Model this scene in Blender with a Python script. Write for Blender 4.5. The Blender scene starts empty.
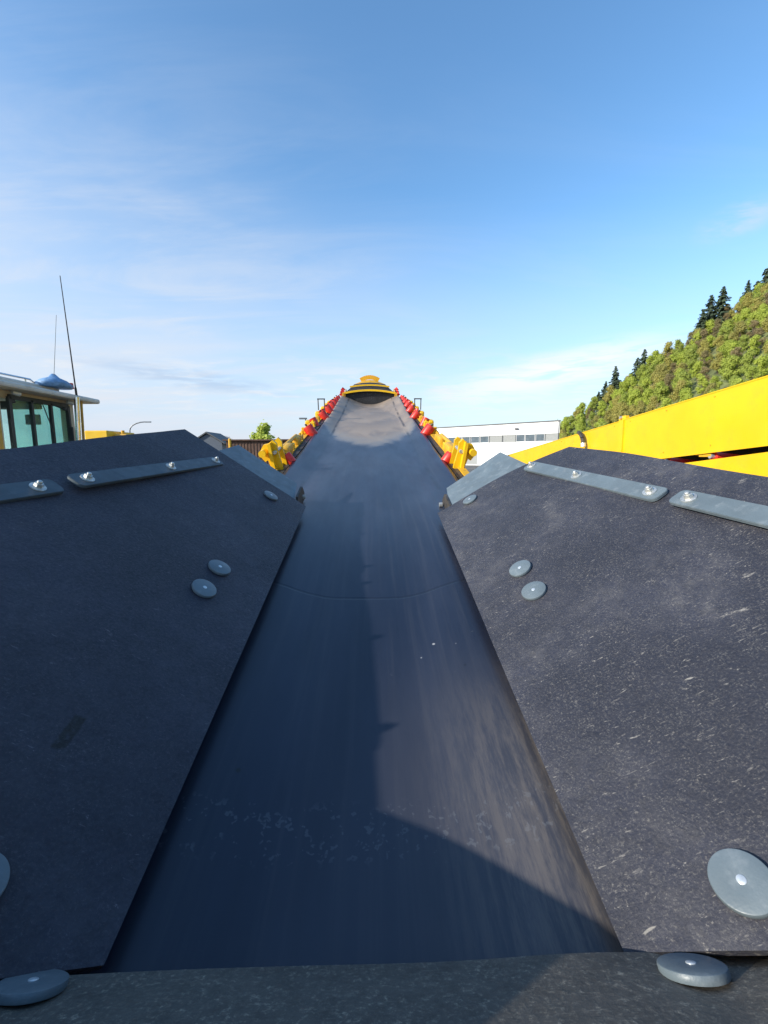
import bpy, bmesh, math, random
from mathutils import Vector, Matrix
from mathutils import noise as mn
S = bpy.context.scene
COL = S.collection
rnd = random.Random(7)
R_ = math.radians

# ------------------------------------------------------------------ camera
FPX = 430.0
CAMZ = 2.7
INC = math.atan(150/FPX) - math.atan(57/FPX)          # incline of the belt
TH = math.atan(150/FPX)
YAW = math.atan(13/FPX*math.cos(TH))
B = Matrix.Translation((0, 0, CAMZ)) @ Matrix.Rotation(INC, 4, 'X')   # belt frame (u across, v along, w up) -> world
Fv = Vector((math.sin(YAW)*math.cos(TH), math.cos(YAW)*math.cos(TH), -math.sin(TH)))
Rv = Vector((math.cos(YAW), -math.sin(YAW), 0)); Uv = Rv.cross(Fv)
cam_d = bpy.data.cameras.new('camera'); cam = bpy.data.objects.new('camera', cam_d); COL.objects.link(cam)
mb = Matrix((Rv, Uv, -Fv)).transposed().to_4x4()
cam.matrix_world = B @ mb
cam_d.sensor_width = 36; cam_d.sensor_fit = 'HORIZONTAL'; cam_d.lens = FPX/768*36
cam_d.clip_start = 0.02; cam_d.clip_end = 6000
S.camera = cam

# ------------------------------------------------------------------ sun and sky
sb = Vector((-1.0, -0.36, 0.555)).normalized()
sw = (B.to_3x3() @ sb).normalized()
sun_d = bpy.data.lights.new('sun', 'SUN'); sun = bpy.data.objects.new('sun', sun_d); COL.objects.link(sun)
sun_d.energy = 3.7; sun_d.angle = R_(0.53); sun_d.color = (1.0, 0.93, 0.82)
sun.rotation_euler = (-sw).to_track_quat('-Z', 'Y').to_euler(); sun.location = (-30, -20, 40)
ELEV = math.asin(sw.z); AZ = math.atan2(sw.x, sw.y)

world = bpy.data.worlds.new('World'); S.world = world; world.use_nodes = True
nt = world.node_tree; nt.nodes.clear()
def N(t, typ, **kw):
    n = t.nodes.new(typ)
    for k, v in kw.items(): setattr(n, k, v)
    return n
def L(t, a, b): t.links.new(a, b)
def MATH(t, op, a, b=None, clamp=False):
    n = t.nodes.new('ShaderNodeMath'); n.operation = op; n.use_clamp = clamp
    for i, x in enumerate((a, b)):
        if x is None: continue
        if isinstance(x, (int, float)): n.inputs[i].default_value = x
        else: t.links.new(x, n.inputs[i])
    return n.outputs[0]
def RAMP(t, val, lo, hi, a=0.0, b=1.0, smooth=True):
    n = t.nodes.new('ShaderNodeMapRange'); n.interpolation_type = 'SMOOTHSTEP' if smooth else 'LINEAR'
    t.links.new(val, n.inputs[0])
    for i, x in enumerate((lo, hi, a, b)): n.inputs[i+1].default_value = x
    return n.outputs[0]
def MIX(t, fac, a, b, mode='MIX'):
    n = t.nodes.new('ShaderNodeMix'); n.data_type = 'RGBA'; n.blend_type = mode
    if isinstance(fac, (int, float)): n.inputs[0].default_value = fac
    else: t.links.new(fac, n.inputs[0])
    for i, x in ((6, a), (7, b)):
        if isinstance(x, tuple): n.inputs[i].default_value = (*x[:3], 1)
        else: t.links.new(x, n.inputs[i])
    return n.outputs[2]
def NOISE(t, vec, scale, detail=3, rough=0.55, dist=0.0):
    n = t.nodes.new('ShaderNodeTexNoise'); n.inputs['Scale'].default_value = scale
    n.inputs['Detail'].default_value = detail; n.inputs['Roughness'].default_value = rough
    n.inputs['Distortion'].default_value = dist
    if vec is not None: t.links.new(vec, n.inputs['Vector'])
    return n.outputs['Fac']
def MAPV(t, vec, loc=(0, 0, 0), rot=(0, 0, 0), scale=(1, 1, 1)):
    n = t.nodes.new('ShaderNodeMapping'); t.links.new(vec, n.inputs[0])
    n.inputs['Location'].default_value = loc; n.inputs['Rotation'].default_value = rot; n.inputs['Scale'].default_value = scale
    return n.outputs[0]

tc = N(nt, 'ShaderNodeTexCoord'); gen = tc.outputs['Generated']
sky = N(nt, 'ShaderNodeTexSky', sky_type='NISHITA', sun_disc=False)
sky.sun_elevation = ELEV; sky.sun_rotation = AZ; sky.air_density = 1.0; sky.dust_density = 0.6; sky.ozone_density = 2.2
sep = N(nt, 'ShaderNodeSeparateXYZ'); L(nt, gen, sep.inputs[0])
zc = MATH(nt, 'MAXIMUM', sep.outputs[2], 0.02)
px_ = MATH(nt, 'DIVIDE', sep.outputs[0], MATH(nt, 'ADD', zc, 0.12)); py_ = MATH(nt, 'DIVIDE', sep.outputs[1], MATH(nt, 'ADD', zc, 0.12))
cmb = N(nt, 'ShaderNodeCombineXYZ'); L(nt, px_, cmb.inputs[0]); L(nt, py_, cmb.inputs[1])
cv = MAPV(nt, cmb.outputs[0], loc=(0.6, 0.3, 0), rot=(0, 0, R_(-12)), scale=(0.55, 1.0, 1))
n1 = NOISE(nt, cv, 0.9, 5, 0.5, 0.4)
n2 = NOISE(nt, cv, 4.2, 8, 0.62, 0.4)
n5 = NOISE(nt, MAPV(nt, cmb.outputs[0], loc=(1.3, 2.1, 0), rot=(0, 0, R_(-18)), scale=(0.5, 1.7, 1)), 1.5, 8, 0.62, 0.8)
veil = MATH(nt, 'ADD', MATH(nt, 'MULTIPLY', RAMP(nt, n1, 0.36, 0.68), 0.62), MATH(nt, 'MULTIPLY', RAMP(nt, n5, 0.42, 0.70), 0.55))                        # thin high cloud
low = RAMP(nt, MATH(nt, 'ADD', sep.outputs[2], MATH(nt, 'MULTIPLY', sep.outputs[0], 0.16)), -0.05, 0.50, 1.0, 0.0, False)     # whitening toward the horizon
left = RAMP(nt, sep.outputs[0], 0.30, -0.55)
band = RAMP(nt, sep.outputs[2], 0.06, 0.50, 1.0, 0.0)
f1 = MATH(nt, 'MULTIPLY', MATH(nt, 'MULTIPLY', veil, MATH(nt, 'ADD', MATH(nt, 'MULTIPLY', left, 0.85), 0.16)), RAMP(nt, sep.outputs[2], 0.75, 0.2, 0.0, 1.0))
streak = MATH(nt, 'MULTIPLY', RAMP(nt, n2, 0.48, 0.66), MATH(nt, 'MULTIPLY', RAMP(nt, sep.outputs[2], 0.05, 0.13), RAMP(nt, sep.outputs[2], 0.24, 0.15)))
hs = N(nt, 'ShaderNodeHueSaturation'); hs.inputs['Saturation'].default_value = 1.08; hs.inputs['Value'].default_value = 1.16; L(nt, MIX(nt, 1.0, sky.outputs[0], (0.89, 1.01, 1.04), 'MULTIPLY'), hs.inputs['Color'])
col = MIX(nt, MATH(nt, 'POWER', low, 1.15), hs.outputs[0], (2.75, 3.1, 3.7))
col = MIX(nt, MATH(nt, 'MULTIPLY', f1, 1.0), col, (3.2, 3.4, 3.75))
col = MIX(nt, MATH(nt, 'MULTIPLY', streak, 0.55), col, (3.6, 3.7, 3.85))
def dirmask(az, el, haz, hel, soft):
    a = MATH(nt, 'ARCTAN2', sep.outputs[0], sep.outputs[1]); e = MATH(nt, 'ARCSINE', sep.outputs[2])
    da = MATH(nt, 'DIVIDE', MATH(nt, 'SUBTRACT', a, R_(az)), R_(haz))
    de = MATH(nt, 'DIVIDE', MATH(nt, 'SUBTRACT', MATH(nt, 'SUBTRACT', e, R_(el)), MATH(nt, 'MULTIPLY', MATH(nt, 'SUBTRACT', a, R_(az)), soft)), R_(hel))
    r2 = MATH(nt, 'SQRT', MATH(nt, 'ADD', MATH(nt, 'MULTIPLY', da, da), MATH(nt, 'MULTIPLY', de, de)))
    return RAMP(nt, r2, 1.0, 0.15)
aec = N(nt, 'ShaderNodeCombineXYZ'); L(nt, MATH(nt, 'ARCTAN2', sep.outputs[0], sep.outputs[1]), aec.inputs[0]); L(nt, MATH(nt, 'ARCSINE', sep.outputs[2]), aec.inputs[1])
n3 = NOISE(nt, MAPV(nt, aec.outputs[0], rot=(0, 0, R_(-7)), scale=(5, 34, 1)), 1.6, 8, 0.62, 0.5)
bank = MATH(nt, 'MULTIPLY', dirmask(22, 9.6, 19, 3.2, 0.16), RAMP(nt, n3, 0.30, 0.56))
col = MIX(nt, MATH(nt, 'MULTIPLY', bank, 0.95), col, (4.1, 4.15, 4.2))
bank2 = MATH(nt, 'MULTIPLY', dirmask(12, 6.2, 30, 2.8, 0.0), RAMP(nt, n3, 0.42, 0.62))
col = MIX(nt, MATH(nt, 'MULTIPLY', bank2, 0.35), col, (3.8, 3.9, 4.05))
wisp = MATH(nt, 'MULTIPLY', dirmask(-22, 9.0, 17, 1.6, -0.10), RAMP(nt, n3, 0.38, 0.58))
col = MIX(nt, MATH(nt, 'MULTIPLY', wisp, 0.5), col, (1.75, 2.35, 3.3))
puff = MATH(nt, 'MULTIPLY', dirmask(39.0, 21.5, 4.5, 2.0, 0.1), RAMP(nt, n2, 0.35, 0.6))
col = MIX(nt, MATH(nt, 'MULTIPLY', puff, 0.6), col, (3.0, 3.3, 3.8))
bg = N(nt, 'ShaderNodeBackground'); bg.inputs['Strength'].default_value = 0.15
wo = N(nt, 'ShaderNodeOutputWorld'); L(nt, col, bg.inputs[0]); L(nt, bg.outputs[0], wo.inputs[0])
S.view_settings.view_transform = 'Standard'; S.view_settings.look = 'None'; S.view_settings.gamma = 1
S.view_settings.exposure = 0.7
S.render.engine = 'CYCLES'

# ------------------------------------------------------------------ object helpers
def tag(o, label=None, cat=None, group=None, kind=None):
    for k, v in (('label', label), ('category', cat), ('group', group), ('kind', kind)):
        if v: o[k] = v
    return o
def empty(name, mat, **kw):
    o = bpy.data.objects.new(name, None); COL.objects.link(o); o.matrix_world = mat; o.empty_display_size = 0.2
    o['_m'] = 1; del o['_m']; ROOTM[o.name] = mat.copy()
    return tag(o, **kw)
ROOTM = {}
def obj(name, bm, mat, parent=None, frame=None, smooth=False, **kw):
    """frame: matrix from bm coordinates to world. Part meshes are stored in the root's local frame."""
    me = bpy.data.meshes.new(name)
    bmesh.ops.recalc_face_normals(bm, faces=bm.faces)
    frame = frame or Matrix.Identity(4)
    pm = ROOTM[parent.name] if parent is not None else Matrix.Identity(4)
    bm.transform(pm.inverted() @ frame)
    bm.to_mesh(me); bm.free()
    mats = mat if isinstance(mat, (list, tuple)) else [mat]
    for m in mats: me.materials.append(m)
    if smooth:
        for p in me.polygons: p.use_smooth = True
        if smooth != 'all': me.set_sharp_from_angle(angle=R_(35))
    o = bpy.data.objects.new(name, me); COL.objects.link(o)
    if parent is not None: o.parent = parent
    ROOTM[o.name] = pm
    return tag(o, **kw)
def add_box(bm, c, s, M=None, bev=0.0, mi=0):
    g = bmesh.ops.create_cube(bm, size=1)
    vs = g['verts']
    for v in vs: v.co = Vector((v.co.x*s[0], v.co.y*s[1], v.co.z*s[2]))
    fs = set(f for v in vs for f in v.link_faces)
    if bev:
        r = bmesh.ops.bevel(bm, geom=list(set(e for v in vs for e in v.link_edges)), offset=bev, segments=2, affect='EDGES', profile=0.5)
        vs = list(set(v for f in r['faces'] for v in f.verts) | set(v for v in vs if v.is_valid)); fs = set(f for v in vs for f in v.link_faces)
    T = (M or Matrix.Identity(4)) @ Matrix.Translation(c) if M is None else M @ Matrix.Translation(c)
    for v in vs: v.co = T @ v.co
    for f in fs: f.material_index = mi
def add_cyl(bm, a, b, r, r2=None, seg=16, mi=0):
    a = Vector(a); b = Vector(b); d = b-a
    M = Matrix.Translation((a+b)/2) @ d.to_track_quat('Z', 'Y').to_matrix().to_4x4()
    g = bmesh.ops.create_cone(bm, cap_ends=True, segments=seg, radius1=r, radius2=r if r2 is None else r2, depth=d.length, matrix=M)
    for v in g['verts']:
        for f in v.link_faces: f.material_index = mi
def add_tube(bm, pts, r, seg=8):
    for a, b in zip(pts[:-1], pts[1:]): add_cyl(bm, a, b, r, seg=seg)
def add_prism(bm, poly, M, t):
    """poly in the xy plane of M, extruded along z by t"""
    lo = [bm.verts.new(M @ Vector((x, y, 0))) for x, y in poly]; hi = [bm.verts.new(M @ Vector((x, y, t))) for x, y in poly]
    bm.faces.new(lo[::-1]); bm.faces.new(hi); n = len(poly)
    for i in range(n): bm.faces.new((lo[i], lo[(i+1) % n], hi[(i+1) % n], hi[i]))
def add_lathe(bm, prof, M, seg=32):
    """prof: (r, z) list, first and last may have r=0"""
    rings = []
    for r, z in prof:
        if r == 0: rings.append([bm.verts.new(M @ Vector((0, 0, z)))])
        else: rings.append([bm.verts.new(M @ Vector((r*math.cos(2*math.pi*k/seg), r*math.sin(2*math.pi*k/seg), z))) for k in range(seg)])
    for p, q in zip(rings[:-1], rings[1:]):
        for k in range(seg):
            k2 = (k+1) % seg
            if len(p) == 1: bm.faces.new((p[0], q[k], q[k2]))
            elif len(q) == 1: bm.faces.new((p[k], p[k2], q[0]))
            else: bm.faces.new((p[k], p[k2], q[k2], q[k]))
def sheet(fn, nu, nv, thick):
    """solid sheet from fn(s,t)->Vector, s,t in 0..1, given thickness below its normal"""
    bm = bmesh.new(); e = 1e-3
    top = []; bot = []
    for i in range(nu+1):
        rt = []; rb = []
        for j in range(nv+1):
            s, t = i/nu, j/nv; p = fn(s, t)
            a = fn(min(1, s+e), t)-fn(max(0, s-e), t); b = fn(s, min(1, t+e))-fn(s, max(0, t-e))
            n = a.cross(b).normalized()
            if n.z < 0: n = -n
            rt.append(bm.verts.new(p)); rb.append(bm.verts.new(p-n*thick))
        top.append(rt); bot.append(rb)
    for i in range(nu):
        for j in range(nv):
            bm.faces.new((top[i][j], top[i+1][j], top[i+1][j+1], top[i][j+1]))
            bm.faces.new((bot[i][j], bot[i][j+1], bot[i+1][j+1], bot[i+1][j]))
    for i in range(nu):
        bm.faces.new((top[i][0], bot[i][0], bot[i+1][0], top[i+1][0])); bm.faces.new((top[i][nv], top[i+1][nv], bot[i+1][nv], bot[i][nv]))
    for j in range(nv):
        bm.faces.new((top[0][j], top[0][j+1], bot[0][j+1], bot[0][j])); bm.faces.new((top[nu][j], bot[nu][j], bot[nu][j+1], top[nu][j+1]))
    return bm
def at(px, py, Y):
    """world point at depth Y (metres along the ground) seen from the camera position; for far things only"""
    d = (B.to_3x3() @ (Fv + Rv*(px-384)/FPX + Uv*(512-py)/FPX))
    return Vector((0, 0, CAMZ)) + d*(Y/d.y)

# ------------------------------------------------------------------ materials
def mat(name, base, rough=0.6, metal=0.0, var=0.12, vscale=6, bump=0.0, bscale=80, spec=None, coat=0.0, dirt=None, dscale=3.0, damt=0.4, trans=0.0):
    m = bpy.data.materials.new(name); m.use_nodes = True; t = m.node_tree
    p = t.nodes['Principled BSDF']; c = N(t, 'ShaderNodeTexCoord').outputs['Object']
    nz = NOISE(t, c, vscale, 4)
    lo = tuple(x*(1-var) for x in base); hi = tuple(min(1, x*(1+var)) for x in base)
    cc = MIX(t, RAMP(t, nz, 0.3, 0.7), lo, hi)
    if dirt:
        d = RAMP(t, NOISE(t, c, dscale, 8, 0.68), 0.5, 0.72)
        cc = MIX(t, MATH(t, 'MULTIPLY', d, damt), cc, dirt)
    L(t, cc, p.inputs['Base Color'])
    L(t, RAMP(t, NOISE(t, c, vscale*2.3, 3), 0.3, 0.7, max(0.02, rough-0.08), min(1, rough+0.08)), p.inputs['Roughness'])
    p.inputs['Metallic'].default_value = metal
    if spec is not None: p.inputs['Specular IOR Level'].default_value = spec
    p.inputs['Coat Weight'].default_value = coat
    if trans: p.inputs['Transmission Weight'].default_value = trans
    if bump:
        b = N(t, 'ShaderNodeBump'); b.inputs['Strength'].default_value = bump; b.inputs['Distance'].default_value = 0.004
        L(t, NOISE(t, c, bscale, 4), b.inputs['Height']); L(t, b.outputs[0], p.inputs['Normal'])
    return m
YEL = mat('yellow_paint', (0.82, 0.485, 0.008), 0.42, var=0.05, vscale=2, dirt=(0.35, 0.22, 0.06), dscale=5, damt=0.18)
YELD = mat('yellow_paint_worn', (0.70, 0.38, 0.02), 0.5, var=0.1, vscale=9, dirt=(0.16, 0.10, 0.05), dscale=9, damt=0.6)
RED = mat('red_rubber_roller', (0.62, 0.025, 0.015), 0.4, var=0.12, vscale=14, dirt=(0.3, 0.12, 0.08), dscale=20, damt=0.4)
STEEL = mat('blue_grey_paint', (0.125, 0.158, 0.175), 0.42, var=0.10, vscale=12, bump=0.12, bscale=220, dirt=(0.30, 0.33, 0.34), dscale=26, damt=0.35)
STEEL_SHADE = mat('blue_grey_paint_shaded', (0.062, 0.085, 0.10), 0.45, var=0.10, vscale=12, bump=0.12, bscale=220, dirt=(0.2, 0.23, 0.25), dscale=26, damt=0.2)  # darker copy of the paint: shade put into the left strips' colour
ZINC = mat('zinc_bolt', (0.62, 0.62, 0.58), 0.45, metal=0.75, var=0.2, vscale=90, dirt=(0.45, 0.42, 0.34), dscale=160, damt=0.6, bump=0.3, bscale=260)
PIN = mat('bright_pin', (0.62, 0.66, 0.68), 0.4, metal=0.5, var=0.1, vscale=90)
DARKF = mat('dark_frame', (0.045, 0.04, 0.035), 0.6, var=0.3, vscale=9, dirt=(0.16, 0.12, 0.07), dscale=12, damt=0.6)
RUBBER_CUR = mat('black_curtain_rubber', (0.018, 0.018, 0.02), 0.6, var=0.3, vscale=4)
CHROME = mat('polished_pipe', (0.7, 0.7, 0.7), 0.2, metal=1.0, var=0.05)

# root of the big conveyor: standing on the ground under v = 3
V0 = 3.0
_p = B @ Vector((0, V0, 0)); ROOT = Matrix.Translation((_p.x, _p.y, 0)) @ Matrix.Rotation(INC, 4, 'X')
OFF = ROOT.inverted() @ B            # belt frame -> root local (pure translation)
off = OFF.to_translation()

def dusty_rubber(name, base, dust, amount, grain, mirror=1, gs=1.0):
    m = bpy.data.materials.new(name); m.use_nodes = True; t = m.node_tree
    p = t.nodes['Principled BSDF']; c = N(t, 'ShaderNodeTexCoord').outputs['Object']
    big = NOISE(t, c, 2.6, 5, 0.6); med = NOISE(t, c, 14, 8, 0.72)
    fine = NOISE(t, c, 260*gs, 6, 0.85); f2 = NOISE(t, c, 140*gs, 3, 0.6)
    cc = MIX(t, RAMP(t, big, 0.35, 0.68), tuple(x*0.8 for x in base), tuple(x*1.3 for x in base))
    # fine salt-and-pepper grain of the pressed rubber
    cc = MIX(t, MATH(t, 'MULTIPLY', RAMP(t, fine, 0.50, 0.72), MATH(t, 'MULTIPLY', RAMP(t, NOISE(t, c, 24, 6, 0.7), 0.3, 0.68, 0.45, 1.5), grain)), cc, tuple(x*0.55 for x in dust))
    cc = MIX(t, MATH(t, 'MULTIPLY', RAMP(t, NOISE(t, c, 38, 8, 0.8), 0.45, 0.66), 0.5), cc, tuple(x*0.6 for x in base))
    # dusty film, patchy
    film = MATH(t, 'MULTIPLY', MATH(t, 'MULTIPLY', RAMP(t, med, 0.40, 0.75), RAMP(t, big, 0.42, 0.66)), 0.22*amount)
    cc = MIX(t, film, cc, tuple(x*0.6 for x in dust))
    # specks in scattered clouds
    vo = N(t, 'ShaderNodeTexVoronoi'); vo.inputs['Scale'].default_value = 105; L(t, MAPV(t, c, rot=(0, 0, R_(30*mirror)), scale=(0.8, 1.1, 1)), vo.inputs['Vector'])
    speck = MATH(t, 'MULTIPLY', RAMP(t, NOISE(t, MAPV(t, c, rot=(0, 0, R_(30*mirror)), scale=(0.7, 1.2, 1)), 120, 6, 0.8), 0.60, 0.66), RAMP(t, MATH(t, 'ADD', NOISE(t, c, 55, 2), MATH(t, 'MULTIPLY', NOISE(t, c, 3.7, 4, 0.6), 0.9)), 1.00, 1.16))
    cc = MIX(t, MATH(t, 'MULTIPLY', speck, 0.75*amount), cc, dust)
    # chalky scuffs: ragged smudges a few centimetres long
    sm = MATH(t, 'MULTIPLY', RAMP(t, NOISE(t, MAPV(t, c, loc=(4, 1, 0), rot=(0, 0, R_(28*mirror)), scale=(0.45, 1.6, 1)), 26, 8, 0.78, 0.3), 0.60, 0.70), RAMP(t, NOISE(t, c, 6, 4, 0.6), 0.50, 0.60))
    cc = MIX(t, MATH(t, 'MULTIPLY', sm, 0.55*amount), cc, dust)
    # long scratches running down and across the sheet
    for k, (ang, sc, th) in enumerate(((24, 1.0, 0.665), (38, 1.7, 0.68), (12, 0.7, 0.675))):
        sv = MAPV(t, c, loc=(k*3.1, k, 0), rot=(0, 0, R_(ang*mirror)), scale=(11*sc, 210*sc, 100*sc))
        sn = NOISE(t, sv, 1.0, 3, 0.6, 0.3)
        mask = MATH(t, 'MULTIPLY', RAMP(t, sn, th-0.03, th+0.06), RAMP(t, NOISE(t, c, 4.5+k, 3, 0.6), 0.48, 0.62))
        cc = MIX(t, MATH(t, 'MULTIPLY', mask, 0.5*amount), cc, dust)
    if mirror < 0:      # one dark gouge rubbed into the sheet
        gm = MAPV(t, MAPV(t, c, loc=(-off.x+0.506, -off.y-0.568, 0)), rot=(0, 0, R_(-2)), scale=(1, 1, 1)); gs_ = N(t, 'ShaderNodeSeparateXYZ'); L(t, gm, gs_.inputs[0])
        gk = MATH(t, 'MULTIPLY', RAMP(t, MATH(t, 'ABSOLUTE', gs_.outputs[0]), 0.010, 0.006), RAMP(t, MATH(t, 'ABSOLUTE', gs_.outputs[1]), 0.036, 0.030))
        cc = MIX(t, MATH(t, 'MULTIPLY', gk, RAMP(t, NOISE(t, c, 90, 4), 0.3, 0.55)), cc, (0.006, 0.005, 0.004))
    L(t, cc, p.inputs['Base Color'])
    L(t, RAMP(t, f2, 0.3, 0.7, 0.46, 0.66), p.inputs['Roughness'])
    b = N(t, 'ShaderNodeBump'); b.inputs['Strength'].default_value = 0.8; b.inputs['Distance'].default_value = 0.0022
    L(t, MATH(t, 'ADD', f2, MATH(t, 'MULTIPLY', fine, 0.6)), b.inputs['Height'])
    b2 = N(t, 'ShaderNodeBump'); b2.inputs['Strength'].default_value = 0.35; b2.inputs['Distance'].default_value = 0.02
    L(t, NOISE(t, c, 3.5, 3), b2.inputs['Height']); L(t, b2.outputs[0], b.inputs['Normal'])
    L(t, b.outputs[0], p.inputs['Normal'])
    return m
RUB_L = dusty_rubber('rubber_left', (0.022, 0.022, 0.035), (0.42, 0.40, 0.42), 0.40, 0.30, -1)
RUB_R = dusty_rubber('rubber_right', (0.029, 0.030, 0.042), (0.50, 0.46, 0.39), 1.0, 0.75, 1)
RUB_B = dusty_rubber('rubber_rear', (0.082, 0.074, 0.062), (0.74, 0.64, 0.48), 0.35, 0.95, 1, 0.5)

def belt_material():
    m = bpy.data.materials.new('conveyor_belt_rubber'); m.use_nodes = True; t = m.node_tree
    p = t.nodes['Principled BSDF']; c0 = N(t, 'ShaderNodeTexCoord').outputs['Object']
    c = MAPV(t, c0, loc=(-off.x, -off.y, -off.z))      # belt frame: x=u, y=v
    s = N(t, 'ShaderNodeSeparateXYZ'); L(t, c, s.inputs[0]); u, v = s.outputs[0], s.outputs[1]
    big = NOISE(t, MAPV(t, c, scale=(3.0, 0.8, 1)), 1.6, 5, 0.6)
    cc = MIX(t, RAMP(t, big, 0.3, 0.7), (0.010, 0.0135, 0.027), (0.019, 0.0235, 0.041))
    lng = NOISE(t, MAPV(t, c, scale=(46, 1.1, 1)), 1.0, 4, 0.6)
    cc = MIX(t, MATH(t, 'MULTIPLY', RAMP(t, lng, 0.45, 0.8), 0.09), cc, (0.16, 0.15, 0.14))
    # brown scuffed strip where the right flap rubs
    rb = MATH(t, 'MULTIPLY', MATH(t, 'MULTIPLY', RAMP(t, u, 0.02, 0.34), RAMP(t, v, 1.0, 0.55)), RAMP(t, NOISE(t, MAPV(t, c, scale=(60, 7, 1)), 1.0, 8, 0.78), 0.38, 0.62))
    cc = MIX(t, MATH(t, 'MULTIPLY', rb, 0.42), cc, (0.20, 0.165, 0.13))
    sunlit_film = MATH(t, 'MULTIPLY', RAMP(t, u, -0.25, 0.30), RAMP(t, v, 1.15, 0.55))  # pale dust tint painted in to brighten the sunlit right of the near belt
    cc = MIX(t, MATH(t, 'MULTIPLY', sunlit_film, 0.13), cc, (0.26, 0.24, 0.22))
    # dusty worn zone toward the head
    wn = NOISE(t, MAPV(t, c, scale=(1.2, 0.55, 1)), 3.0, 6, 0.62, 0.8)
    uu = MATH(t, 'MULTIPLY', MATH(t, 'ADD', u, 0.02), 1.0)
    front = MATH(t, 'ADD', v, MATH(t, 'ADD', MATH(t, 'MULTIPLY', MATH(t, 'MULTIPLY', uu, uu), -3.6), MATH(t, 'MULTIPLY', MATH(t, 'SUBTRACT', wn, 0.5), 0.9)))
    zone = RAMP(t, front, 4.25, 4.75)
    arc = MATH(t, 'SINE', MATH(t, 'MULTIPLY', MATH(t, 'ADD', front, MATH(t, 'MULTIPLY', wn, 1.2)), 5.5))
    pat = MATH(t, 'ADD', MATH(t, 'ADD', 0.50, MATH(t, 'MULTIPLY', arc, 0.06)), MATH(t, 'MULTIPLY', RAMP(t, wn, 0.35, 0.68), 0.16))
    dust = MATH(t, 'MULTIPLY', zone, pat)
    cc = MIX(t, dust, cc, (0.44, 0.34, 0.25))
    rim = MATH(t, 'MULTIPLY', MATH(t, 'MULTIPLY', RAMP(t, front, 4.15, 4.45), RAMP(t, front, 5.1, 4.5)), 0.45)
    cc = MIX(t, rim, cc, (0.34, 0.30, 0.25))
    # dried water spots, across the belt in a row and a few strays
    wnn = N(t, 'ShaderNodeTexNoise'); wnn.inputs['Scale'].default_value = 60; L(t, c, wnn.inputs['Vector']); WN = wnn.outputs['Color']
    vo = N(t, 'ShaderNodeTexVoronoi'); vo.inputs['Scale'].default_value = 52; vo.inputs['Randomness'].default_value = 1.0; L(t, MIX(t, 0.05, MAPV(t, c, scale=(1.0, 0.75, 1)), WN), vo.inputs['Vector'])
    row = MATH(t, 'MULTIPLY', RAMP(t, v, 0.47, 0.50), RAMP(t, v, 0.60, 0.56))
    sp = MATH(t, 'MULTIPLY', MATH(t, 'MULTIPLY', RAMP(t, vo.outputs['Distance'], 0.34, 0.22), row), RAMP(t, NOISE(t, c, 26, 2), 0.40, 0.50))
    cc = MIX(t, MATH(t, 'MULTIPLY', sp, 0.22), cc, (0.20, 0.21, 0.22))
    vo2 = N(t, 'ShaderNodeTexVoronoi'); vo2.inputs['Scale'].default_value = 26; L(t, c, vo2.inputs['Vector'])
    r2 = MATH(t, 'MULTIPLY', MATH(t, 'MULTIPLY', RAMP(t, v, 0.92, 0.97), RAMP(t, v, 1.10, 1.05)), MATH(t, 'MULTIPLY', RAMP(t, u, 0.02, 0.08), RAMP(t, u, 0.34, 0.28)))
    sp2 = MATH(t, 'MULTIPLY', MATH(t, 'MULTIPLY', RAMP(t, vo2.outputs['Distance'], 0.17, 0.10), r2), RAMP(t, NOISE(t, c, 30, 2), 0.48, 0.56))
    cc = MIX(t, MATH(t, 'MULTIPLY', sp2, 0.75), cc, (0.45, 0.44, 0.42))
    # small dark flecks
    vo3 = N(t, 'ShaderNodeTexVoronoi'); vo3.inputs['Scale'].default_value = 9; L(t, c, vo3.inputs['Vector'])
    fl = MATH(t, 'MULTIPLY', RAMP(t, vo3.outputs['Distance'], 0.06, 0.03), RAMP(t, NOISE(t, c, 5, 2), 0.5, 0.56))
    cc = MIX(t, fl, cc, (0.008, 0.008, 0.008))
    # splice across the belt
    vc = MATH(t, 'SUBTRACT', v, MATH(t, 'MULTIPLY', MATH(t, 'MULTIPLY', u, u), 0.35))
    ab = MATH(t, 'ABSOLUTE', MATH(t, 'SUBTRACT', MATH(t, 'SUBTRACT', vc, 1.335), MATH(t, 'MULTIPLY', MATH(t, 'SUBTRACT', NOISE(t, MAPV(t, c, scale=(3, 0, 0)), 2.0, 3), 0.5), 0.02)))
    spl = RAMP(t, ab, 0.010, 0.002)
    cc = MIX(t, MATH(t, 'MULTIPLY', spl, 0.4), cc, (0.008, 0.010, 0.014))
    # faint fold lines along both wings
    au = MATH(t, 'ABSOLUTE', MATH(t, 'SUBTRACT', MATH(t, 'ABSOLUTE', MATH(t, 'ADD', u, 0.02)), 0.445))
    fold = MATH(t, 'MULTIPLY', RAMP(t, au, 0.022, 0.004), RAMP(t, NOISE(t, MAPV(t, c, scale=(8, 1.3, 1)), 2, 4), 0.35, 0.6))
    cc = MIX(t, MATH(t, 'MULTIPLY', fold, 0.7), cc, (0.006, 0.007, 0.010))
    L(t, cc, p.inputs['Base Color'])
    rr = MATH(t, 'ADD', RAMP(t, NOISE(t, MAPV(t, c, scale=(5, 1.2, 1)), 2.0, 3), 0.25, 0.75, 0.31, 0.37), MATH(t, 'MULTIPLY', dust, 0.35))
    L(t, rr, p.inputs['Roughness']); p.inputs['Specular IOR Level'].default_value = 0.6
    b = N(t, 'ShaderNodeBump'); b.inputs['Strength'].default_value = 0.05; b.inputs['Distance'].default_value = 0.01
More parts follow.
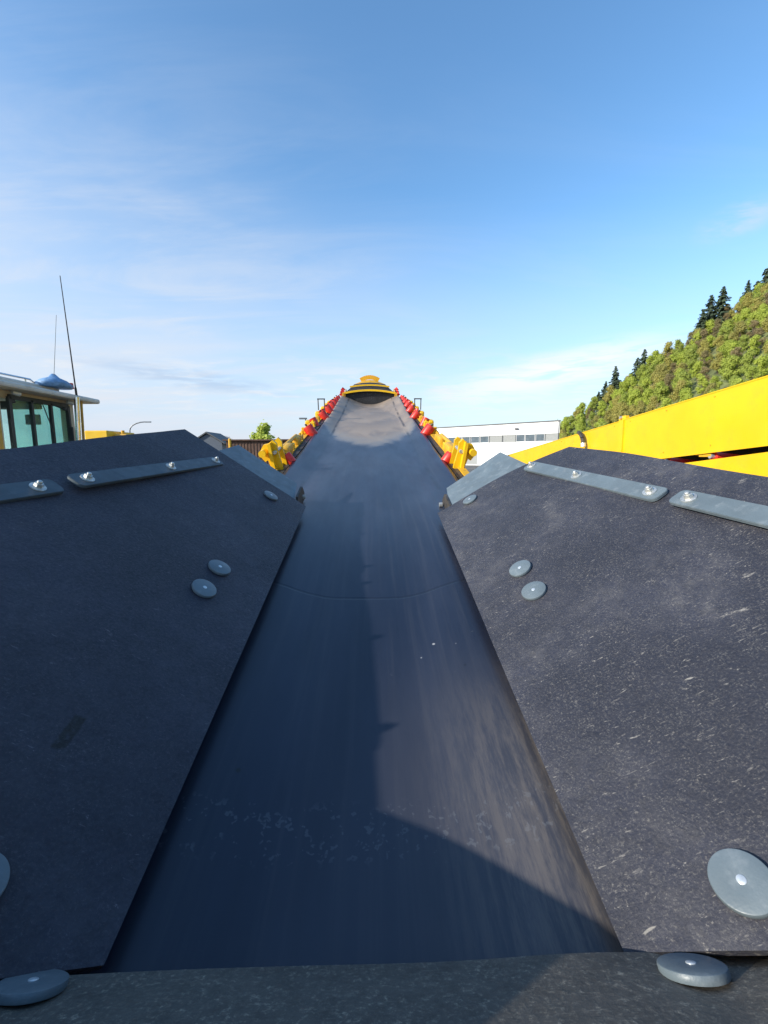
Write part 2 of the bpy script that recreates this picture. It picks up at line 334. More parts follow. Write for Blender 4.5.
    L(t, NOISE(t, MAPV(t, c, scale=(6, 2, 1)), 4, 4), b.inputs['Height'])
    b2 = N(t, 'ShaderNodeBump'); b2.inputs['Strength'].default_value = 0.5; b2.inputs['Distance'].default_value = 0.002; b2.invert = True
    L(t, MATH(t, 'ADD', MATH(t, 'MULTIPLY', spl, 0.5), MATH(t, 'MULTIPLY', fold, 0.6)), b2.inputs['Height']); L(t, b.outputs[0], b2.inputs['Normal']); L(t, b2.outputs[0], p.inputs['Normal'])
    return m
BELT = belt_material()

# ------------------------------------------------------------------ the ground
def ground_mat():
    m = bpy.data.materials.new('gravel_yard'); m.use_nodes = True; t = m.node_tree; p = t.nodes['Principled BSDF']
    c = N(t, 'ShaderNodeTexCoord').outputs['Object']
    cc = MIX(t, RAMP(t, NOISE(t, c, 0.15, 6), 0.35, 0.65), (0.13, 0.12, 0.105), (0.22, 0.20, 0.17))
    cc = MIX(t, MATH(t, 'MULTIPLY', NOISE(t, c, 18, 4), 0.6), cc, (0.09, 0.085, 0.08)); L(t, cc, p.inputs['Base Color'])
    p.inputs['Roughness'].default_value = 0.95
    b = N(t, 'ShaderNodeBump'); b.inputs['Distance'].default_value = 0.03; L(t, NOISE(t, c, 25, 4), b.inputs['Height']); L(t, b.outputs[0], p.inputs['Normal'])
    return m
bm = bmesh.new(); bmesh.ops.create_grid(bm, x_segments=20, y_segments=20, size=2500); obj('ground', bm, ground_mat(), kind='structure')

# ------------------------------------------------------------------ the hillside
def hill_z(x, y):
    k = max(0.0, y-262)*0.8
    z = 0.68*(x-92.5-k)
    z = 118*(1-math.exp(-z/118*1.0)) if z > 90 else z
    if z > 90: z = 90+(z-118*(1-math.exp(-90/118)))*0.5
    if z < 0: return z*0.3
    z += 3.0*mn.noise(Vector((x*0.02, y*0.02, 0.3)))*min(1, z/12)
    return z
hm = mat('hill_undergrowth', (0.15, 0.17, 0.06), 0.9, var=0.5, vscale=0.12, dirt=(0.10, 0.075, 0.045), dscale=0.08, damt=0.6)
bm = bmesh.new(); gx, gy = 70, 80; grid = []
for i in range(gx+1):
    row = []
    for j in range(gy+1):
        x = 80+i*(560-80)/gx; y = -80+j*(760+80)/gy
        row.append(bm.verts.new((x, y, hill_z(x, y))))
    grid.append(row)
for i in range(gx):
    for j in range(gy): bm.faces.new((grid[i][j], grid[i+1][j], grid[i+1][j+1], grid[i][j+1]))
obj('hill', bm, hm, smooth='all', kind='structure')

# ------------------------------------------------------------------ trees
def leaf_mat(name, c1, c2, c3):
    m = bpy.data.materials.new(name); m.use_nodes = True; t = m.node_tree; p = t.nodes['Principled BSDF']
    oi = N(t, 'ShaderNodeObjectInfo'); c = N(t, 'ShaderNodeTexCoord').outputs['Object']
    cc = MIX(t, RAMP(t, NOISE(t, c, 0.55, 4), 0.35, 0.65), c1, c2)
    cc = MIX(t, RAMP(t, oi.outputs['Random'], 0.45, 1.0, 0, 0.75), cc, c3)
    L(t, cc, p.inputs['Base Color']); p.inputs['Roughness'].default_value = 0.75; p.inputs['Specular IOR Level'].default_value = 0.25
    tr = N(t, 'ShaderNodeBsdfTranslucent'); L(t, cc, tr.inputs[0]); mx = N(t, 'ShaderNodeMixShader'); mx.inputs[0].default_value = 0.42
    L(t, p.outputs[0], mx.inputs[1]); L(t, tr.outputs[0], mx.inputs[2]); L(t, mx.outputs[0], t.nodes['Material Output'].inputs[0])
    return m
LIME = leaf_mat('spring_leaves', (0.42, 0.50, 0.085), (0.54, 0.60, 0.12), (0.34, 0.40, 0.10))
OLIVE = leaf_mat('olive_leaves', (0.42, 0.40, 0.11), (0.52, 0.46, 0.14), (0.36, 0.34, 0.11))
BUDS = leaf_mat('brown_buds', (0.32, 0.26, 0.13), (0.38, 0.31, 0.16), (0.27, 0.24, 0.11))
FIRM = leaf_mat('fir_needles', (0.09, 0.13, 0.08), (0.13, 0.175, 0.10), (0.08, 0.11, 0.085))
BARK = mat('bark', (0.11, 0.085, 0.06), 0.9, var=0.3, vscale=3)
def quad(bm, c, n, s, rr, asp=1.0):
    n = n.normalized(); a = n.orthogonal().normalized(); a.rotate(Matrix.Rotation(rr.uniform(0, 6.28), 3, n)); b = n.cross(a)
    a = a*s*0.5; b = b*s*0.5*asp
    bm.faces.new([bm.verts.new(c+x) for x in (-a-b*0.6, a*0.7-b, a+b*0.7, -a*0.5+b)])
def broad_parts(seed, H, Wd, nleaf, leaf, sparse=0.0):
    rr = random.Random(seed); tb = bmesh.new(); cb = bmesh.new()
    add_cyl(tb, (0, 0, -0.6), (0, 0, H*0.45), H*0.028, H*0.017, 7)
    blobs = []
    for k in range(rr.randint(24, 30)):
        a = rr.uniform(0, 6.28); h = rr.uniform(0.28, 0.93); r = Wd*0.5*rr.uniform(0.2, 0.75)*math.sin(math.pi*min(1, (h-0.1)*0.85+0.22))
        c = Vector((r*math.cos(a), r*math.sin(a), H*h)); blobs.append((c, Wd*rr.uniform(0.08, 0.17)))
        add_cyl(tb, (0, 0, H*(0.25+0.2*rr.random())), c, H*0.009, H*0.003, 5)
    for k in range(nleaf):
        c, r = rr.choice(blobs)
        d = Vector((rr.gauss(0, 1), rr.gauss(0, 1), rr.gauss(0, 0.85))).normalized()
        p = c + d*r*(rr.random()**0.4)*rr.choice((1, 1.15, 1.5))
        quad(cb, p, d+Vector((rr.uniform(-.7, .7), rr.uniform(-.7, .7), rr.uniform(-.3, .9))), leaf*rr.uniform(0.6, 1.3), rr)
    return tb, cb
def fir_parts(seed, H, Wd):
    rr = random.Random(seed); tb = bmesh.new(); cb = bmesh.new()
    add_cyl(tb, (0, 0, -0.6), (0, 0, H*0.97), H*0.018, H*0.003, 7)
    z = H*0.12
    while z < H*0.985:
        f = 1-z/H; R = Wd*0.5*(f**0.72)*rr.uniform(0.75, 1.15)+0.12; nb = max(5, int(10*f)+4)
        for k in range(nb):
            a = rr.uniform(0, 6.28); rl = R*rr.uniform(0.55, 1.15); steps = max(2, int(rl/0.5)+1)
            for q in range(steps):
                tt = (q+0.6)/steps; c = Vector((math.cos(a)*rl*tt, math.sin(a)*rl*tt, z-0.28*rl*tt+rr.uniform(-.12, .12)))
                for e in range(4):
                    quad(cb, c+Vector((rr.uniform(-.2, .2), rr.uniform(-.2, .2), rr.uniform(-.15, .15))), Vector((math.cos(a)+rr.uniform(-.6, .6), math.sin(a)+rr.uniform(-.6, .6), 0.7+rr.uniform(-.4, .4))), 0.9*rr.uniform(.6, 1.2), rr, 0.7)
        z += max(0.28, H*0.036)*rr.uniform(0.8, 1.2)
    return tb, cb
def proto_tree(name, parts, leafm):
    tb, cb = parts; r = bpy.data.objects.new(name, None); COL.objects.link(r); ROOTM[r.name] = Matrix.Identity(4)
    obj('trunk', tb, BARK, r); obj('crown', cb, leafm, r)
    return r
used = {}
def plant(proto, loc, rz, sc, label, group=None, cat='tree'):
    if proto.name in used:
        r = proto.copy(); COL.objects.link(r)
        for ch in used[proto.name]:
            c = ch.copy(); COL.objects.link(c); c.parent = r
    else:
        r = proto; used[proto.name] = list(proto.children)
    r.location = loc; r.rotation_euler = (0, 0, rz); r.scale = (sc, sc, sc)
    for k in ('label', 'category', 'group'):
        if k in r: del r[k]
    return tag(r, label, cat, group)
bpy.context.view_layer.update()
kinds = []
for s in range(3): kinds.append(('lime', proto_tree('broadleaf_tree', broad_parts(20+s, 9.5+s, 7.8, 7000, 0.33), LIME)))
for s in range(2): kinds.append(('olive', proto_tree('broadleaf_tree', broad_parts(40+s, 10.5, 8.2, 6500, 0.32), OLIVE)))
for s in range(2): kinds.append(('buds', proto_tree('budding_tree', broad_parts(60+s, 11, 7.0, 4200, 0.25), BUDS)))
firs = [proto_tree('fir_tree', fir_parts(80+s, 19, 13.5-0.8*s), FIRM) for s in range(3)]
bpy.context.view_layer.update()
LAB = {'lime': ('bright spring green broadleaf tree among many on the wooded hillside', 'bright green broadleaf trees on the hillside'),
       'olive': ('yellow olive broadleaf tree among many on the wooded hillside', 'olive broadleaf trees on the hillside'),
       'buds': ('brownish barely budding tree among the green trees on the hillside', 'brownish budding trees on the hillside')}
def proj(P):
    q = (B @ mb).inverted() @ P
    if q.z > -0.1: return None
    return 384+FPX*q.x/-q.z, 512-FPX*q.y/-q.z
pts = []; tries = 0
while tries < 60000 and len(pts) < 285:
    tries += 1
    x = rnd.uniform(92, 262); y = rnd.uniform(95, 300); z = hill_z(x, y)
    if z < -2: continue
    q = proj(Vector((x, y, z+9)))
    if not q or q[0] < 556 or q[0] > 790: continue
    if q[1] > 440-0.298*(q[0]-560)+3: continue
    if any((x-a)**2+(y-b)**2 < 6.6**2 for a, b in pts): continue
    pts.append((x, y))
    nz = mn.noise(Vector((x*0.035, y*0.035, 5)))
    w = [0.72, 0.17, 0.11] if nz > 0 else [0.46, 0.32, 0.22]
    kd = rnd.choices(['lime', 'olive', 'buds'], w)[0]
    pr = rnd.choice([k[1] for k in kinds if k[0] == kd])
    plant(pr, (x, y, z-0.8), rnd.uniform(0, 6.28), rnd.uniform(0.7, 1.15), *LAB[kd])
FIRP = [(767, 268, 262, 1.15, 'tallest dark fir at the right end of the hill skyline'), (758, 280, 268, 1.0, 'dark fir crowded just left of the tallest skyline fir'),
        (749, 280, 262, 0.95, 'dark fir on the skyline with a gap on its left side'),
        (724, 286, 258, 1.05, 'tallest fir of the middle skyline clump of three'), (712, 294, 262, 0.9, 'middle fir of the middle skyline clump of three'),
        (703, 309, 258, 0.8, 'lowest and leftmost fir of the middle skyline clump'),
        (645, 349, 262, 0.8, 'taller fir of the pair standing above the white cloud bank'), (638, 357, 266, 0.7, 'shorter fir leaning against the taller one of the pair'),
        (616, 366, 262, 0.72, 'slim fir poking highest from the lower end of the hillside'), (606, 381, 258, 0.8, 'broad dark fir beside the slim one low on the hillside'), (599, 391, 262, 0.55, 'smallest dark fir nearest the white building')]
for i, (fx, fy, Y, sc, lb) in enumerate(FIRP):
    P = at(fx, fy, Y); gz = hill_z(P.x, P.y); Hh = max(8.0, P.z-gz+0.6)
    s_ = min(max(Hh/19, 0.5*sc), 1.35)
    plant(firs[i % 3], (P.x, P.y, P.z-19*s_), rnd.uniform(0, 6.28), s_, lb)

# ------------------------------------------------------------------ white building
WHT = mat('white_cladding', (0.82, 0.82, 0.80), 0.6, var=0.03, vscale=0.4)
ROOFE = mat('roof_edge', (0.09, 0.095, 0.10), 0.6)
GLS = mat('dark_window_glass', (0.10, 0.13, 0.15), 0.15, var=0.2, vscale=0.6, spec=0.8)
LOUV = mat('grey_louvre', (0.30, 0.31, 0.30), 0.6, var=0.06)
def white_building():
    a = at(405, 455, 125); b = at(558.5, 455, 93); a.z = b.z = 0
    d = (b-a); Ln = d.length; ang = math.atan2(d.y, d.x)
    dl = Vector((-d.y, d.x, 0)).normalized(); back = Vector((b.x-6, b.y, 0)).normalized(); dn = d.normalized()
    M = Matrix(((dn.x, back.x, 0, a.x), (dn.y, back.y, 0, a.y), (0, 0, 1, 0), (0, 0, 0, 1)))   # the end walls follow the plot line, not square to the front
    r = empty('industrial_building', Matrix.Translation(a) @ Matrix.Rotation(ang, 4, 'Z'), label='long white flat roofed industrial building with a strip of windows below the hill', cat='building')
    zt = lambda y, D: CAMZ+(455-y)*D/FPX
    H = zt(422.7, 93); w0 = zt(442.0, 93); w1 = zt(434.3, 93)
    f = lambda: bmesh.new()
    bm = f(); add_box(bm, (Ln/2, 12, w0/2), (Ln, 24, w0)); add_box(bm, (Ln/2, 12, (w1+H)/2), (Ln, 24, H-w1)); add_box(bm, (Ln/2, 12.3, (w0+w1)/2), (Ln-0.6, 23.4, w1-w0))
    obj('wall', bm, WHT, r, M)
    bm = f(); add_box(bm, (Ln/2, 12, H+0.12), (Ln+0.3, 24.3, 0.24)); obj('roof', bm, ROOFE, r, M)
    # window strip: place panes from the right end
    def ux(px):                      # position along the wall for an image column
        dd = at(px, 455, 100)-Vector((0, 0, CAMZ)); dd.z = 0; n = Vector((-d.y, d.x, 0)); t = n.dot(a)/n.dot(dd); P = dd*t
        return (P-a).dot(d.normalized())
    zx = lambda z: 420+z*180/768
    wins = [(120, 155), (158, 176), (179, 212), (216, 252), (256, 291), (408, 444), (447, 488), (491, 528)]
    lou = [(294, 348), (351, 405), (531, 590)]
    for lst, mt, nm in ((wins, GLS, 'window'), (lou, LOUV, 'louvre_panel')):
        for z0, z1 in lst:
            x0, x1 = ux(zx(z0)), ux(zx(z1)); x1 = min(x1, Ln-0.05)
            bm = f(); add_box(bm, ((x0+x1)/2, 0.12, (w0+w1)/2), (x1-x0-0.16, 0.08, w1-w0-0.12)); o = obj(nm, bm, mt, r, M)
            bm = f(); t_ = 0.07
            for zz in (w0+t_/2, w1-t_/2): add_box(bm, ((x0+x1)/2, 0.05, zz), (x1-x0-0.02, 0.12, t_))
            for xx in (x0+t_/2, x1-t_/2): add_box(bm, (xx, 0.05, (w0+w1)/2), (t_, 0.12, w1-w0-2*t_))
            if nm == 'louvre_panel':
                n_ = 7
                for q in range(1, n_): add_box(bm, ((x0+x1)/2, 0.06, w0+(w1-w0)*q/n_), (x1-x0-0.2, 0.05, 0.05))
            obj('frame', bm, LOUV if nm == 'louvre_panel' else WHT, o, M)
    bm = f(); xl = ux(zx(408)); zl = zt(429.2, 97); add_box(bm, (xl, -0.25, zl), (0.9, 0.5, 0.35), bev=0.08); add_cyl(bm, (xl, -0.1, zl+0.1), (xl, 0.05, zl+0.1), 0.12)
    obj('wall_lamp', bm, ROOFE, r, M)
    for xx in (Ln*0.2, Ln*0.5): 
        bm = f(); add_box(bm, (xx, -0.03, 1.9), (3.6, 0.08, 3.2)); obj('roller_door', bm, LOUV, r, M)
    bm = f(); add_cyl(bm, (Ln-0.25, -0.12, 0), (Ln-0.25, -0.12, H), 0.07, seg=8); obj('downpipe', bm, ROOFE, r, M)
white_building()

# ------------------------------------------------------------------ far things on the left
def arc_lamp(px, py, Y, label, two=False, flip=1):
    P = at(px, py, Y); top = P.z
    M = Matrix.Translation((P.x, P.y, 0)); r = empty('street_lamp', M, label=label, cat='street lamp')
    m = mat('lamp_pole_grey', (0.18, 0.19, 0.2), 0.5, metal=0.4)
    bm = bmesh.new(); h = top-1.1
    pts_ = [(0, 0, 0), (0, 0, h)] + [(flip*1.9*(1-math.cos(a)), 0, h+1.0*math.sin(a)) for a in [R_(x) for x in (18, 36, 54, 72, 88)]]
    if two: pts_ = [(0, 0, 0), (0, 0, top-0.1)]
    add_tube(bm, pts_, 0.07); obj('pole', bm, m, r, M)
    bm = bmesh.new()
    if two: add_box(bm, (-0.35, 0, top), (1.1, 0.35, 0.22), Matrix.Rotation(0, 4, 'Y'), bev=0.05)
    else: add_box(bm, (flip*2.15, 0, h+0.98), (0.75, 0.26, 0.12), bev=0.04)
    obj('lamp_head', bm, m, r, M)
arc_lamp(129, 421, 52, 'thin curved arm street lamp rising behind the left rubber flap')
arc_lamp(305.5, 418.5, 62, 'short straight yard light with a boxy head beside the yellow bracket', two=True)

# green tree, bare tree, brown shed, grey peaked roof, yellow post
gt = proto_tree('broadleaf_tree', broad_parts(101, 6.2, 5.6, 2400, 0.42), LIME)
P = at(264, 424, 75); plant(gt, (P.x, P.y, P.z-6.1), 0.4, 1.0, 'small bright green rounded tree above the brown shed by the conveyor')
def bare_tree():
    rr = random.Random(5); P = at(223, 433, 88); M = Matrix.Translation((P.x, P.y, 0)); H = P.z
    r = empty('bare_tree', M, label='small leafless grey tree behind the brown shed roof', cat='tree')
    bt = bmesh.new(); bc = bmesh.new(); add_cyl(bt, (0, 0, 0), (0, 0, H*0.5), 0.14, 0.09, 8)
    def br(p, d, l, rad, n):
        e = p+d*l; add_cyl(bc, p, e, rad, rad*0.6, 5)
        if n == 0: return
        for k in range(3):
            dd = (d+Vector((rr.uniform(-.7, .7), rr.uniform(-.7, .7), rr.uniform(-.1, .5)))).normalized(); br(e, dd, l*0.68, rad*0.6, n-1)
    for k in range(4): br(Vector((0, 0, H*0.42)), Vector((rr.uniform(-.6, .6), rr.uniform(-.6, .6), 0.9)).normalized(), H*0.2, 0.06, 4)
    gm = mat('bare_twigs', (0.30, 0.28, 0.26), 0.9); obj('trunk', bt, BARK, r, M); obj('crown', bc, gm, r, M)
bare_tree()
RUST = mat('brown_corrugated', (0.115, 0.065, 0.045), 0.8, var=0.25, vscale=2, dirt=(0.2, 0.11, 0.06), dscale=1.5, damt=0.5)
GREYR = mat('grey_roof_sheet', (0.09, 0.11, 0.14), 0.6, var=0.1)
def shed():
    D = 42; a = at(226, 441, D); b = at(300, 444, D); z = a.z
    M = Matrix.Translation((a.x, a.y, 0)); W_ = b.x-a.x
    r = empty('brown_shed', M, label='low rusty brown metal shed behind the left yellow bracket', cat='shed')
    bm = bmesh.new(); add_box(bm, (W_/2, 3, z/2), (W_, 6, z))
    k = int(W_/0.3)
    for i in range(k): add_box(bm, (0.15+i*0.3, -0.02, z/2), (0.1, 0.04, z-0.1))
    obj('wall', bm, RUST, r, M)
    bm = bmesh.new(); add_box(bm, (W_/2, 3, z+0.08), (W_+0.5, 6.6, 0.12)); obj('roof', bm, RUST, r, M)
    bm = bmesh.new(); add_box(bm, (W_*0.3, -0.04, 1.1), (1.0, 0.06, 2.1)); obj('door', bm, GREYR, r, M)
shed()
def peaked():
    D = 60; a = at(193, 443, D); b = at(222, 443, D); ap = at(207, 433, D); M = Matrix.Translation((a.x, a.y, 0)); W_ = b.x-a.x
    r = empty('gabled_hut', M, label='grey gabled hut roof between the flap peak and the brown shed', cat='hut')
    bm = bmesh.new(); M2 = M @ Matrix.Translation((0, 5, 0)) @ Matrix.Rotation(R_(90), 4, 'X')
    add_prism(bm, [(0, 0), (W_, 0), (W_, a.z), (W_/2, ap.z-0.1), (0, a.z)], M2, 5); obj('wall', bm, GREYR, r)
    bm = bmesh.new(); M3 = M @ Matrix.Translation((0, 5.3, 0)) @ Matrix.Rotation(R_(90), 4, 'X')
    add_prism(bm, [(-0.4, a.z-0.15), (W_/2, ap.z), (W_+0.4, a.z-0.15), (W_+0.4, a.z+0.05), (W_/2, ap.z+0.18), (-0.4, a.z+0.05)], M3, 5.6)
    obj('roof', bm, ROOFE, r)
peaked()
P = at(229.6, 439, 38); M = Matrix.Translation((P.x, P.y, 0))
r = empty('marker_post', M, label='thin ochre post standing in front of the brown shed', cat='post')
bm = bmesh.new(); add_cyl(bm, (0, 0, 0), (0, 0, P.z), 0.12, seg=10); obj('pole', bm, YELD, r, M)
bm = bmesh.new(); add_cyl(bm, (0, 0, 0), (0, 0, 0.06), 0.25, seg=12); add_lathe(bm, [(0.13, P.z-0.08), (0.13, P.z), (0.05, P.z+0.05), (0, P.z+0.05)], Matrix.Identity(4), 12); obj('cap', bm, YELD, r, M)

# yellow machine hood beyond the cab
def hood():
    D = 14; a = at(84, 430.5, D); b = at(107, 430, D); c = at(121, 432, D+1.5); M = Matrix.Translation((a.x, a.y, 0)); W_ = b.x-a.x; z = a.z
    r = empty('parked_generator', M, label='square bright yellow machine housing parked just right of the cab', cat='machine')
    bm = bmesh.new(); add_box(bm, (W_/2, 0.8, z/2+0.25), (W_, 1.6, z-0.5), bev=0.03); obj('housing', bm, YEL, r, M)
    bm = bmesh.new(); add_box(bm, (W_+0.22, 0.9, z-0.55), (0.42, 1.2, 0.9), bev=0.04); add_cyl(bm, (W_+0.15, 0.6, z-0.1), (W_+0.15, 0.6, z+0.03), 0.05); obj('engine_cover', bm, YELD, r, M)
    bm = bmesh.new(); add_box(bm, (W_/2, 0.8, 0.38), (W_*0.9, 1.4, 0.25)); obj('chassis', bm, DARKF, r, M)
    for x in (0.25, W_-0.25):
        for y in (0.05, 1.55):
            bm = bmesh.new(); add_cyl(bm, (x, y-0.1, 0.32), (x, y+0.1, 0.32), 0.32, seg=24); obj('wheel', bm, RUBBER_CUR, r, M, smooth=True)
hood()

# ------------------------------------------------------------------ machine with the cab
CREAM = mat('cream_paint', (0.52, 0.46, 0.33), 0.5, var=0.08, vscale=3, dirt=(0.30, 0.16, 0.06), dscale=4, damt=0.55)
ROOFW = mat('roof_white', (0.62, 0.60, 0.55), 0.5, var=0.06, vscale=4, dirt=(0.35, 0.3, 0.24), dscale=6, damt=0.4)
OCHRE = mat('ochre_paint', (0.60, 0.34, 0.05), 0.5, var=0.15, vscale=5, dirt=(0.25, 0.12, 0.06), dscale=7, damt=0.6)
GASK = mat('black_gasket', (0.02, 0.022, 0.025), 0.5)
def glass_mat():
    m = bpy.data.materials.new('green_tinted_glass'); m.use_nodes = True; p = m.node_tree.nodes['Principled BSDF']
    p.inputs['Base Color'].default_value = (0.55, 0.84, 0.78, 1); p.inputs['Roughness'].default_value = 0.03; p.inputs['Transmission Weight'].default_value = 0.9; p.inputs['IOR'].default_value = 1.35
    return m
GREENG = glass_mat()
SEATM = mat('black_seat', (0.03, 0.03, 0.035), 0.7)
BLUEC = mat('blue_cover', (0.16, 0.30, 0.50), 0.6, var=0.2, vscale=20, bump=0.4, bscale=30)
def cabm():
    XW = -5.62; y0, y1 = 5.4, 8.45; zr = CAMZ+1.02; zf = 1.5
    M = Matrix.Translation((XW-1.0, 6.5, 0)); T = Matrix.Identity(4)
    r = empty('wheel_loader', M, label='cream and ochre loader cab with green glass and a tall whip antenna', cat='loader')
    # floor and pillars
    bm = bmesh.new(); add_box(bm, (XW-0.95, (y0+y1)/2, zf+0.25), (1.9, y1-y0, 0.5))
    for (x, y) in ((XW-0.05, y0+0.05), (XW-1.85, y0+0.05), (XW-1.85, y1-0.05)): add_box(bm, (x, y, (zf+0.5+zr)/2), (0.10, 0.10, zr-zf-0.5))
    add_box(bm, (XW-0.06, y1-0.09, (zf+0.5+zr)/2), (0.12, 0.18, zr-zf-0.5))
    add_box(bm, (XW-0.04, 6.66, (zf+0.5+zr)/2), (0.08, 0.34, zr-zf-0.5))
    add_box(bm, (XW-0.04, 7.55, zr-0.06), (0.07, 1.5, 0.12)); add_box(bm, (XW-0.04, 7.55, zf+0.56), (0.07, 1.5, 0.12))
    add_box(bm, (XW-0.95, y1-0.03, zf+0.65), (1.7, 0.05, 0.3))
    obj('cab_frame', bm, CREAM, r, T)
    bm = bmesh.new(); add_box(bm, (XW+0.006, 6.68, (zf+0.5+zr)/2-0.1), (0.012, 0.22, zr-zf-0.8)); obj('side_stripe', bm, OCHRE, r, T)
    # roof, wide overhang, with an underside lip
    bm = bmesh.new(); add_box(bm, (XW-0.93, 7.12, zr+0.05), (2.42, 3.45, 0.09), bev=0.03); add_box(bm, (XW-0.95, 6.65, zr+0.16), (1.9, 3.0, 0.09), bev=0.03)
    obj('roof', bm, ROOFW, r, T)
    # side window with black gasket and mullions
    wy0, wy1, wz0, wz1 = 6.98, 8.28, zf+0.62, zr-0.09
    bm = bmesh.new(); t_ = 0.045; x = XW+0.012
    add_box(bm, (x, (wy0+wy1)/2, wz1), (0.05, wy1-wy0, t_*1.6)); add_box(bm, (x, (wy0+wy1)/2, wz0), (0.05, wy1-wy0, t_))
    for y in (wy0, wy1): add_box(bm, (x, y, (wz0+wz1)/2), (0.05, t_*1.3, wz1-wz0))
    for y in (7.42, 7.85): add_box(bm, (x, y, (wz0+wz1)/2), (0.05, t_, wz1-wz0))
    for (y, z, sy, sz) in ((wy0+0.07, wz1-0.06, 1, -1), (wy1-0.07, wz1-0.06, -1, -1)): add_box(bm, (x, y, z), (0.045, 0.09, 0.07), bev=0.02)
    o = obj('window', bm, GASK, r, T)
    bm = bmesh.new(); add_box(bm, (XW-0.02, (wy0+wy1)/2, (wz0+wz1)/2), (0.01, wy1-wy0, wz1-wz0)); obj('pane', bm, GREENG, o, T)
    bm = bmesh.new(); add_box(bm, (XW-0.95, y1+0.005, (zf+0.8+zr)/2), (1.7, 0.01, zr-zf-0.84)); o2 = obj('windscreen', bm, GREENG, r, T)
    bm = bmesh.new(); add_box(bm, (XW-0.95, y0-0.005, (zf+0.8+zr)/2), (1.7, 0.01, zr-zf-0.84)); obj('rear_window', bm, GREENG, r, T)
    bm = bmesh.new(); add_box(bm, (XW-1.88, 6.55, (zf+0.8+zr)/2), (0.01, 2.7, zr-zf-0.7)); obj('window', bm, GREENG, r, T)
    bm = bmesh.new()
    for y in (6.2, 7.15, 7.7): add_box(bm, (XW-1.86, y, (zf+0.8+zr)/2), (0.06, 0.07, zr-zf-0.75))
    add_box(bm, (XW-1.86, 6.9, zf+1.0), (0.05, 2.9, 0.06)); add_box(bm, (XW-0.5, 8.1, zr-0.35), (0.25, 0.05, 0.18), bev=0.01); add_box(bm, (XW-0.7, 7.9, zr-0.12), (0.9, 0.25, 0.12), bev=0.02)
    obj('window_frame', bm, GASK, r, T)
    # seat, wheel and lever inside
    bm = bmesh.new(); add_box(bm, (XW-0.95, 6.5, zf+0.75), (0.5, 0.5, 0.15), bev=0.04); add_box(bm, (XW-0.95, 6.25, zf+1.15), (0.48, 0.12, 0.7), bev=0.04); obj('seat', bm, SEATM, r, T)
    bm = bmesh.new(); add_cyl(bm, (XW-0.95, 7.6, zf+0.5), (XW-0.95, 7.3, zf+1.15), 0.03); add_cyl(bm, (XW-0.95, 7.3, zf+1.15), (XW-0.95, 7.27, zf+1.18), 0.21, seg=24); obj('steering_wheel', bm, SEATM, r, T)
    # hand rail over the roof edge, tarp covered beacon, antennas, pipe
    bm = bmesh.new(); add_tube(bm, [(XW-0.1, 5.3, zr+0.24), (XW-0.1, 7.6, zr+0.27), (XW-0.25, 8.0, zr+0.2)], 0.018)
    for y in (5.5, 6.6, 7.5): add_cyl(bm, (XW-0.1, y, zr+0.1), (XW-0.1, y, zr+0.26), 0.014, seg=8)
    obj('roof_rail', bm, CHROME, r, T)
    P = at(57, 380, 7.95)
    bm = bmesh.new(); add_lathe(bm, [(0, -0.12), (0.25, -0.12), (0.27, -0.06), (0.2, 0.0), (0.09, 0.05), (0.03, 0.11), (0, 0.12)], Matrix.Translation(P+Vector((-0.05, 0, -0.01))) @ Matrix.Diagonal((0.9, 1.15, 1, 1)), 20)
    for v in bm.verts: v.co += Vector((mn.noise(v.co*9), mn.noise(v.co*9+Vector((3, 3, 3))), 0))*0.03
    obj('beacon_cover', bm, BLUEC, r, T, smooth='all')
    P = at(71, 386, 8.2); bm = bmesh.new(); add_cyl(bm, P-Vector((0, 0, 0.05)), P+Vector((0, 0, 0.05)), 0.045, 0.035, 14); obj('marker_light', bm, RED, r, T, smooth=True)
    a = at(77, 399, 8.2); b = at(60, 275.6, 7.8)
    bm = bmesh.new(); add_cyl(bm, a, b, 0.013, 0.006, 8); add_cyl(bm, a, a+(b-a)*0.10, 0.02, 0.018, 8); obj('antenna', bm, GASK, r, T)
    a = at(54, 375, 7.5); b = at(56.3, 315, 7.4); bm = bmesh.new(); add_cyl(bm, a, b, 0.004, 0.003, 6); obj('antenna', bm, STEEL, r, T)
    a = at(76.5, 440, 8.15); b = at(76.5, 397, 8.15); bm = bmesh.new(); add_cyl(bm, a-Vector((0, 0, 0.9)), b, 0.045, seg=16); obj('exhaust_pipe', bm, CHROME, r, T, smooth=True)
    a = at(82, 440, 8.4); b = at(81, 399, 8.4); bm = bmesh.new(); add_cyl(bm, a-Vector((0, 0, 0.9)), b, 0.022, seg=12); obj('grab_rail', bm, OCHRE, r, T)
    for y in (7.0, 8.2):
        bm = bmesh.new(); add_cyl(bm, (XW+0.1, y-0.05, zr-0.03), (XW+0.14, y+0.05, zr-0.05), 0.035, seg=14); obj('work_lamp', bm, PIN, r, T)
    bm = bmesh.new(); add_tube(bm, [(XW+0.045, 7.62, wz1-0.02), (XW+0.05, 7.75, wz1-0.35), (XW+0.05, 7.8, wz1-0.5)], 0.008, 6); obj('wiper', bm, GASK, r, T)
    # mirror arm with mirror
    bm = bmesh.new(); add_tube(bm, [(XW+0.02, 7.95, zr-0.12), (XW+0.14, 8.1, zr-0.2), (XW+0.14, 8.12, zr-0.5)], 0.012); add_box(bm, (XW+0.14, 8.12, zr-0.62), (0.09, 0.03, 0.28), bev=0.01); obj('mirror', bm, GASK, r, T)
